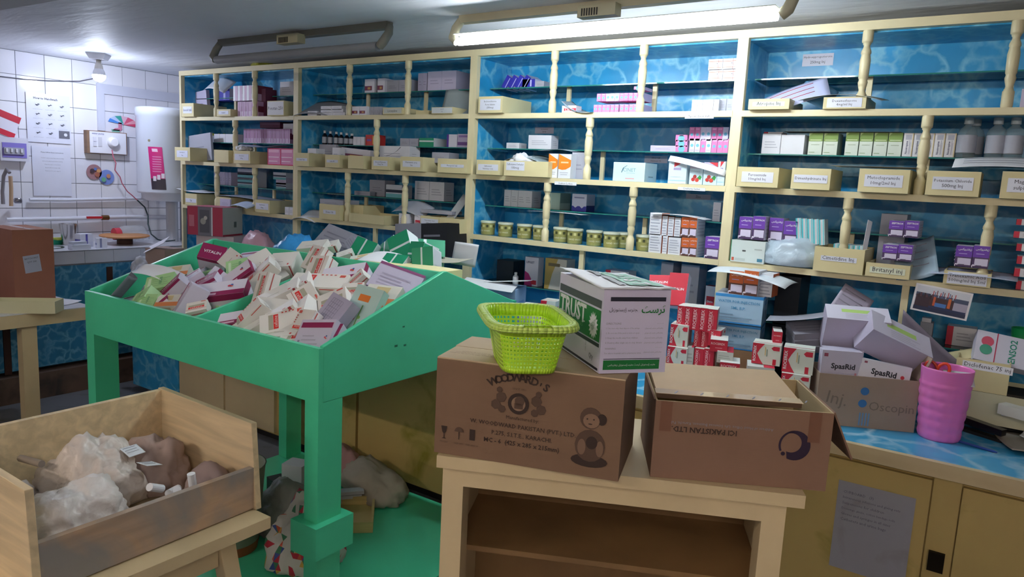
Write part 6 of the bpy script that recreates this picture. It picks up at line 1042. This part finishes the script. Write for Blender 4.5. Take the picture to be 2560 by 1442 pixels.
# --- open brown carton with paediatric syrup cartons
a_ = W(2035, 1058, 'z', CZ); b_ = W(2284, 1082, 'z', CZ); an = math.atan2(b_.y - a_.y, b_.x - a_.x); L4 = (b_ - a_).length; H4 = ZH(a_.x, a_.y, 932) - CZ; d4 = .2
t = thing('cardboard_box', 'open brown carton with handwriting and two blue stamps, full of white cartons', 'box', (a_.x, a_.y, CZ), an); CB4 = M('#a18d7d', .8, 'card')
MB().box((0, 0, .001), (L4, .004, H4), CB4).obj('front_wall', t); MB().box((0, .004, .001), (.004, d4, H4), CB4).obj('side_wall', t); MB().box((L4 - .004, .004, .001), (L4, d4, H4), CB4).obj('side_wall', t); MB().box((.004, d4 - .004, .001), (L4 - .004, d4, H4), CB4).obj('back_wall', t); MB().box((.004, .004, .001), (L4 - .004, d4 - .004, .005), CB4).obj('box_floor', t)
MB().box((0, 0, 0), (.003, d4, .1), CB4, T(L4 - .003, 0, H4) @ E(0, .35, 0)).obj('side_flap', t)
X = FX @ T(0, 0, .001); m = MB(); m.lathe([(.016, 0), (.016, .0004)], M('#2f6ea8', .6), X @ T(L4 * .47, H4 * .72, 0), 18, sm=False); m.lathe([(.016, 0), (.016, .0004)], M('#2f6ea8', .6), X @ T(L4 * .46, H4 * .48, 0), 18, sm=False)
for k in range(4): m.box((L4 * (.44 + k * .03), .01, 0), (L4 * (.455 + k * .03), H4 * .3, .0004), M('#6f93b8', .7), X)
m.obj('blue_stamps', t); m = MB()
m.text('Inj.', M('#7f7065', .8, 'plain'), X @ T(L4 * .2, H4 * .5, .0003) @ Rz(-.15), h=.05); m.obj('handwriting', t); m = MB()
m.text('Oscopin', M('#7f7065', .8, 'plain'), X @ T(L4 * .75, H4 * .42, .0003), h=.035); m.obj('handwriting', t)
R4 = T(a_.x, a_.y, CZ) @ Rz(an)
STY.update({'spas': ('#c9c6dc', [('F', 'SpasRid', .55, .62, .6, INK, .03), ('F', .3, .35, .75, .4, '#8a8a9c'), ('F', .05, .85, .15, .93, '#a05068'), ('F', .85, .0, .9, .5, '#c98a9a')]), 'spas2': ('#e9e8f3', [('F', 'SpasRid', .48, .55, .5, INK, .03), ('F', 'p', ((0, 0), (.12, 0), (0, .3)), '#cf2f3f'), ('F', 'p', ((1, 0), (1, .5), (.93, 0)), '#cf2f3f'), ('F', 'c', .85, .55, .04, '#cf3f4f'), ('F', .3, .2, .75, .28, '#9a9aac'), ('F', .06, .85, .12, .93, '#a05068')]),
 'lavg': ('#b9b3cc', [('T', 0, 0, 1, 1, '#d3d2e6'), ('T', .25, .5, .75, .72, '#b4d97e')] + GL('T', 4, .3, .8, .1, .45, '#b9b6cc'))})
def inbox(sty, label, x, y, z, w_, d_, h_, rot, nm='medicine_carton'):
    o = tag(link(nm, carton_mesh(nm, w_, d_, h_, sty)), label, 'carton', 'cartons in the open brown carton'); o.matrix_world = R4 @ T(x, y, z) @ E(*rot); return o
inbox('spas', 'lavender-white SpasRid-style carton standing at the left of the open carton'.replace('SpasRid-style ', ''), L4 * .22, .02, H4 * .62, .15, .05, .17, (0, 0, 0)); inbox('spas2', 'bright white carton tilted at the front of the open brown carton', L4 * .64, .012, H4 * .80, .19, .05, .1, (-.1, .13, 0))
inbox('lavg', 'grey open box with a green stripe tilted on the right of the open carton', L4 * .70, .10, H4 * 1.22, .26, .12, .12, (.6, .40, .1), 'tilted_box'); inbox('lavg', 'grey open box with a green stripe at the back of the open carton', L4 * .43, .17, H4 * 1.3, .24, .1, .16, (.45, .0, -.1), 'tilted_box'); inbox('spas', 'second lavender-white carton behind the standing one', L4 * .28, .08, H4 * .6, .15, .05, .17, (0, 0, 0))
m = MB(); m.grid(lambda u, v: (u * .25, .02 * math.sin(v * 3), .13 * (1 - u) ** 1.5 - .05 * u * u + (v - .5) * .2 * (1 - .2 * u) - .10), 14, 6, M('#7f7686', .6)); o = tag(m.obj('curved_sheet'), 'curved mauve-grey card arching behind the tilted boxes and the pink tumbler', 'card'); o.location = W(2248, 850, 'y', -.08); s_ = o.modifiers.new('s', 'SOLIDIFY'); s_.thickness = .002
sheet('paper_sheet', 'thin grey sheet sloping up over the red cartons towards the open carton', 'paper', W(2030, 790, 'y', -.2), .36, .16, (.0, -.25, .15), M('#a3a6b4', .5), (.015, 0)); sheet('paper_sheet', 'printed lavender sheet poking up behind the grey open box', 'paper', W(2125, 765, 'y', -.02), .14, .16, (1.1, .5, .2), M('#a9a3b9', .5), (0, 0), lines=4)
for i in range(3): heap('gr', f'grey-violet carton, {["lowest", "middle", "top"][i]} of the three between red stack and open carton', W(2035, 850 - 17 * i, 'y', -.2), (.2, .12, .03), -4, (.05, -.3, .95), 'grey cartons behind the red stack')
# --- pink tumbler, scissors, pen, bins at the right
c = (W(2290, 1098, 'z', CZ) + W(2395, 1104, 'z', CZ)) / 2; c.y += .05; r0 = (W(2395, 1100, 'y', c.y) - W(2288, 1100, 'y', c.y)).length / 2 * .93; ht = ZH(c.x, c.y, 918) - CZ; r1 = r0 * 1.3
t = thing('pink_tumbler', 'tall translucent pink plastic tumbler holding scissors at the counter edge', 'tumbler', (c.x, c.y, CZ)); PK = M('#ea80cc', .3, 'plastic', sss=.3)
m = MB(); nU, nV = 48, 40
def pk(u, v, e=0):
    a = u * 2 * math.pi; r = r0 + (r1 - r0) * v ** .8; wv = v * 7; cell = math.sin(u * 14 * math.pi + (math.pi if int(wv) % 2 else 0)); rr = r + .005 * abs(cell) * math.sin(math.pi * (wv % 1)) * (1 if v < .8 else 0) + e
    return (rr * math.cos(a), rr * math.sin(a), ht * v)
m.grid(pk, nU, nV, PK); m.lathe([(.001, .002), (r0, .002)], PK, n=40, cap=False); o = m.obj('tumbler_wall', t); s_ = o.modifiers.new('s', 'SOLIDIFY'); s_.thickness = -.002
sc = thing('scissors', 'scissors with orange and black handles standing in the pink tumbler', 'scissors', (c.x - .03, c.y + .02, CZ + ht - .095))
for i, (x, col) in enumerate(((-.025, '#e8492f'), (.015, '#e8492f'))):
    X = T(x, 0, .075) @ Matrix.Rotation(math.pi / 2, 4, 'X') @ Rz(.3 * (1 - 2 * i)); pts = [(.02 * math.cos(k * .5236), .03 * math.sin(k * .5236), 0) for k in range(13)]; MB().tube(pts, .006, M(col, .4) if i else M('#c43a28', .4), 8, X).obj('handle', sc)
MB().box((-.008, -.001, -.2), (.008, .001, .05), M('#9a9aa2', .3, 'metal')).obj('blades', sc)
sheet('paper_slip', 'white slip of paper inside the pink tumbler', 'paper', (c.x + .04, c.y, CZ + ht - .035), .1, .08, (.5, 0, .2), PAPER)
t = thing('stapler', 'black stapler lying on the counter right of the pink tumbler', 'stapler', tuple(W(2440, 1088, 'z', CZ) + Vector((0, .02, 0))), -.45); MB().box((-.1, -.02, 0), (.1, .02, .012), DARK).obj('base', t, .004); MB().box((-.1, -.018, .03), (.095, .018, .055), M('#18161a', .25), E(0, .06, 0)).obj('upper_arm', t, .009)
tag(MB().tube([(-.07, 0, 0), (.06, 0, 0), (.075, 0, 0)], [.005, .005, .002], M('#274a9a', .3), 8).obj('pen'), 'blue pen lying on the marbled counter edge beside the stapler', 'pen'); o = bpy.data.objects['pen']; o.location = W(2437, 1118, 'z', CZ) + Vector((0, 0, .0055)); o.rotation_euler.z = -.35
GY2 = M('#c9c5a6', .4, 'paint')
y = -.12; zb = W(2470, 1060, 'y', y).z; b1 = bin_([], 'lower wide cream bin labelled Diazepam at the right end of the counter', 2400, 2640, 992, zb, y, .3, m=GY2); sign(b1, T(.03, -.0009, .07) @ FX, .09, .05, ['Diazepam', 'Inj'], fs=.6)
small_box('support_box', 'dark box under the lower cream bin, right end of the counter', (.12, .05, CZ + .001), .3, .2, zb - CZ - .002, 0, DARK)
zb2 = W(2470, 982, 'y', -.10).z; b2 = bin_([], 'upper cream bin labelled Diclofenac 75 inj at the right of the counter', 2386, 2524, 902, zb2, -.10, .2); sign(b2, T(.015, -.0009, .1) @ FX @ Rz(-.02), .17, .03, ['Diclofenac 75 inj'], fs=1.05)
for o in (b1, b2): o['label'] = o['label']
small_box('support_box', 'dark tray between the two stacked cream bins at the right', (.06, .0, zb + .115), .26, .16, max(.01, zb2 - zb - .118), 0, M('#2c2624', .5))
heap('r2', 'white carton with pink and green rings leaning on the upper cream bin', W(2510, 875, 'y', -.02), (.2, .13, .05), -22, (.2, -.8, .5), 'cartons on the right bins'); o = [o for o in COL.objects if o.get('label', '').startswith('white carton with pink and green rings')][0]
m = MB(); m.box((-.1, -.065, -.05), (.1, .065, 0), M('#cfcfe0', .45)); m.lathe([(.022, 0), (.022, .0008)], M('#cf5a72', .5), T(-.06, .022, .0003), 18, sm=False); m.lathe([(.022, 0), (.022, .0008)], M('#4f9f86', .5), T(-.062, -.014, .0006), 18, sm=False); m.box((-.03, -.065, 0), (-.026, .065, .0005), M('#b93a5a', .5)); m.text('ENSO2', M('#2f8f78', .5), T(.03, 0, .0006) @ Rz(math.pi / 2), h=.03, wmax=.1, bold=.02)
o.data = m.mesh('loose_carton')
for i, (px, py, rx) in enumerate(((2410, 885, .35), (2425, 893, .2))): sheet('cream_flap', f'{["upper", "lower"][i]} cream card flap sloping behind the upper cream bin', 'card', W(px, py, 'y', .0), .2, .08, (.3, -rx, .1), BINC, (0, 0), th=.003)
sheet('paper_sheet', 'grey-brown paper sheet at the right end of the counter', 'paper', W(2535, 1110, 'z', CZ) + Vector((.05, 0, .012)), .2, .26, (0, 0, .3), M('#a39d92', .6), (.0, .008)); sheet('paper_sheet', 'white torn paper on the grey-brown sheet, right end', 'paper', W(2545, 1105, 'z', CZ) + Vector((.06, 0, .03)), .1, .12, (.1, 0, -.2), PAPER, (.01, .008))
small_box('white_carton', 'small white carton leaning at the right edge before the lower bin', W(2550, 1045, 'y', -.2), .14, .05, .04, -.5, M('#d3d2c9'))
# notice on the cupboard door
a_ = W(2098, 1198, 'y', -.6135); b_ = W(2292, 1238, 'y', -.6135); q = W(2068, 1410, 'y', -.6135); w_ = b_.x - a_.x; h_ = a_.z - q.z
t = thing('cupboard_notice', 'worn grey typed list taped on the cupboard door below the open brown carton', 'notice', (a_.x, -.6145, q.z)); MB().box((0, -.0006, 0), (w_, 0, h_), M('#9d9ca6', .4, 'dirty', d='#857d7a')).obj('sheet', t); m = MB(); X = T(0, -.0012, 0) @ FX
for i, (s_, q_) in enumerate((('CUPBOARD   (3)', .4), ('Intravenous infusions and giving sets', .75), ('Suspensions for children', .55), ('Dressings, gauze, cotton bandage rolls', .7), ('Gloves and syringes in all sizes', .65), ('Catheters and urine bags', .6))): m.text(s_, M('#5f5f6c', .7, 'plain'), X @ T(w_ * .08, h_ * (.88 - i * .062), 0), h=.012, wmax=w_ * q_, al='L')
m.obj('notice_print', t)
# --- things on the green base board
def gp(px, py, z=.03): return W(px, py, 'z', z)
open_tray('wooden_tray', 'shallow cream wooden tray lying on the green base board', 'tray', tuple(gp(872, 1330) + Vector((.02, .0, .001))), .75, .2, .3, .055, M('#cdb679', .6, 'wood'), th=.012)
bag('cloth_bundle', 'dusty grey rolled cloth bundle at the back of the green base board', 'cloth', tuple(gp(925, 1235)), (.50, .24, .2), M('#a59c8f', .8), -.15, 5, .16, .3); bag('cloth_bundle', 'pinkish striped cloth behind the grey bundle on the green board', 'cloth', tuple(gp(860, 1195)), (.36, .2, .2), M('#a87f82', .8), -.2, 15, .12, .3)
bag('patterned_bag', 'white bag printed with red, yellow, green and blue shapes around the front leg', 'bag', tuple(gp(735, 1445) + Vector((-.06, .12, 0))), (.34, .32, .33), M('#c9c3bd', .5), .3, 25, .2, .2)
pb = bpy.data.objects['patterned_bag']; bm = bmesh.new(); bm.from_mesh(pb.data); cols = ['#b8243a', '#caa04a', '#3f7a5a', '#3a4f94', '#c9563a']
for c_ in cols: pb.data.materials.append(M(c_, .5))
for f in bm.faces:
    q = f.calc_center_median(); v = noise.noise(q * 26 + Vector((3, 1, 7))); 
    if v > .16: f.material_index = 1 + int(abs(noise.noise(q * 9)) * 40) % 5
bm.to_mesh(pb.data); bm.free()
bag('plastic_bag', 'grey-white plastic sack slumped over a waste bin by the front leg', 'bag', tuple(gp(705, 1320)), (.30, .3, .26), M('#a8a39e', .5, 'film', a=.95), .2, 28, .14, .2)
t = thing('waste_bin', 'round grey-green waste bin behind the stool, with an orange foot', 'bin', tuple(gp(628, 1400, 0)) , 0); MB().lathe([(.12, .07), (.15, .42), (.155, .43), (.145, .43), (.11, .08)], M('#8c917f', .5), n=28, cap=False).obj('bin_body', t); MB().lathe([(.115, .03), (.122, .075)], M('#a5552f', .5), n=28).obj('orange_foot', t)
t.location = Vector(t.location) + Vector((-.12, -.02, .0)); 
small_box('black_box', 'small black box lying on the green base board behind the sack', tuple(gp(700, 1230)), .16, .08, .07, -.25, M('#15151c', .5)); o = small_box('white_carton', 'white carton standing behind the front leg on the green board', tuple(gp(742, 1240)), .12, .1, .19, .3, M('#c4c6ce'))
for i in range(3): small_box('white_carton', f'thin white carton, {["nearest", "middle", "farthest"][i]} of three leaning on the grey cloth bundle', tuple(gp(868 + 6 * i, 1252 - 10 * i, .05 + .025 * i)), .12, .05, .018, .9, M('#b9bcc2'), group='thin cartons on the cloth bundle')
bag('purple_cloth', 'purple and white plastic bundle on the floor under the left table', 'cloth', (-4.62, -1.85, 0), (.55, .34, .22), M('#7d6a94', .6), .3, 33, .2, .3)
for q in (('yellow_bag', 'yellow-green plastic bag on top of the far left shelf unit', 'bag', (-4.82, .12, 2.4985), (.26, .16, .075), M('#b5b23f', .25), 0, 7, .2, .2),): bag(*q)
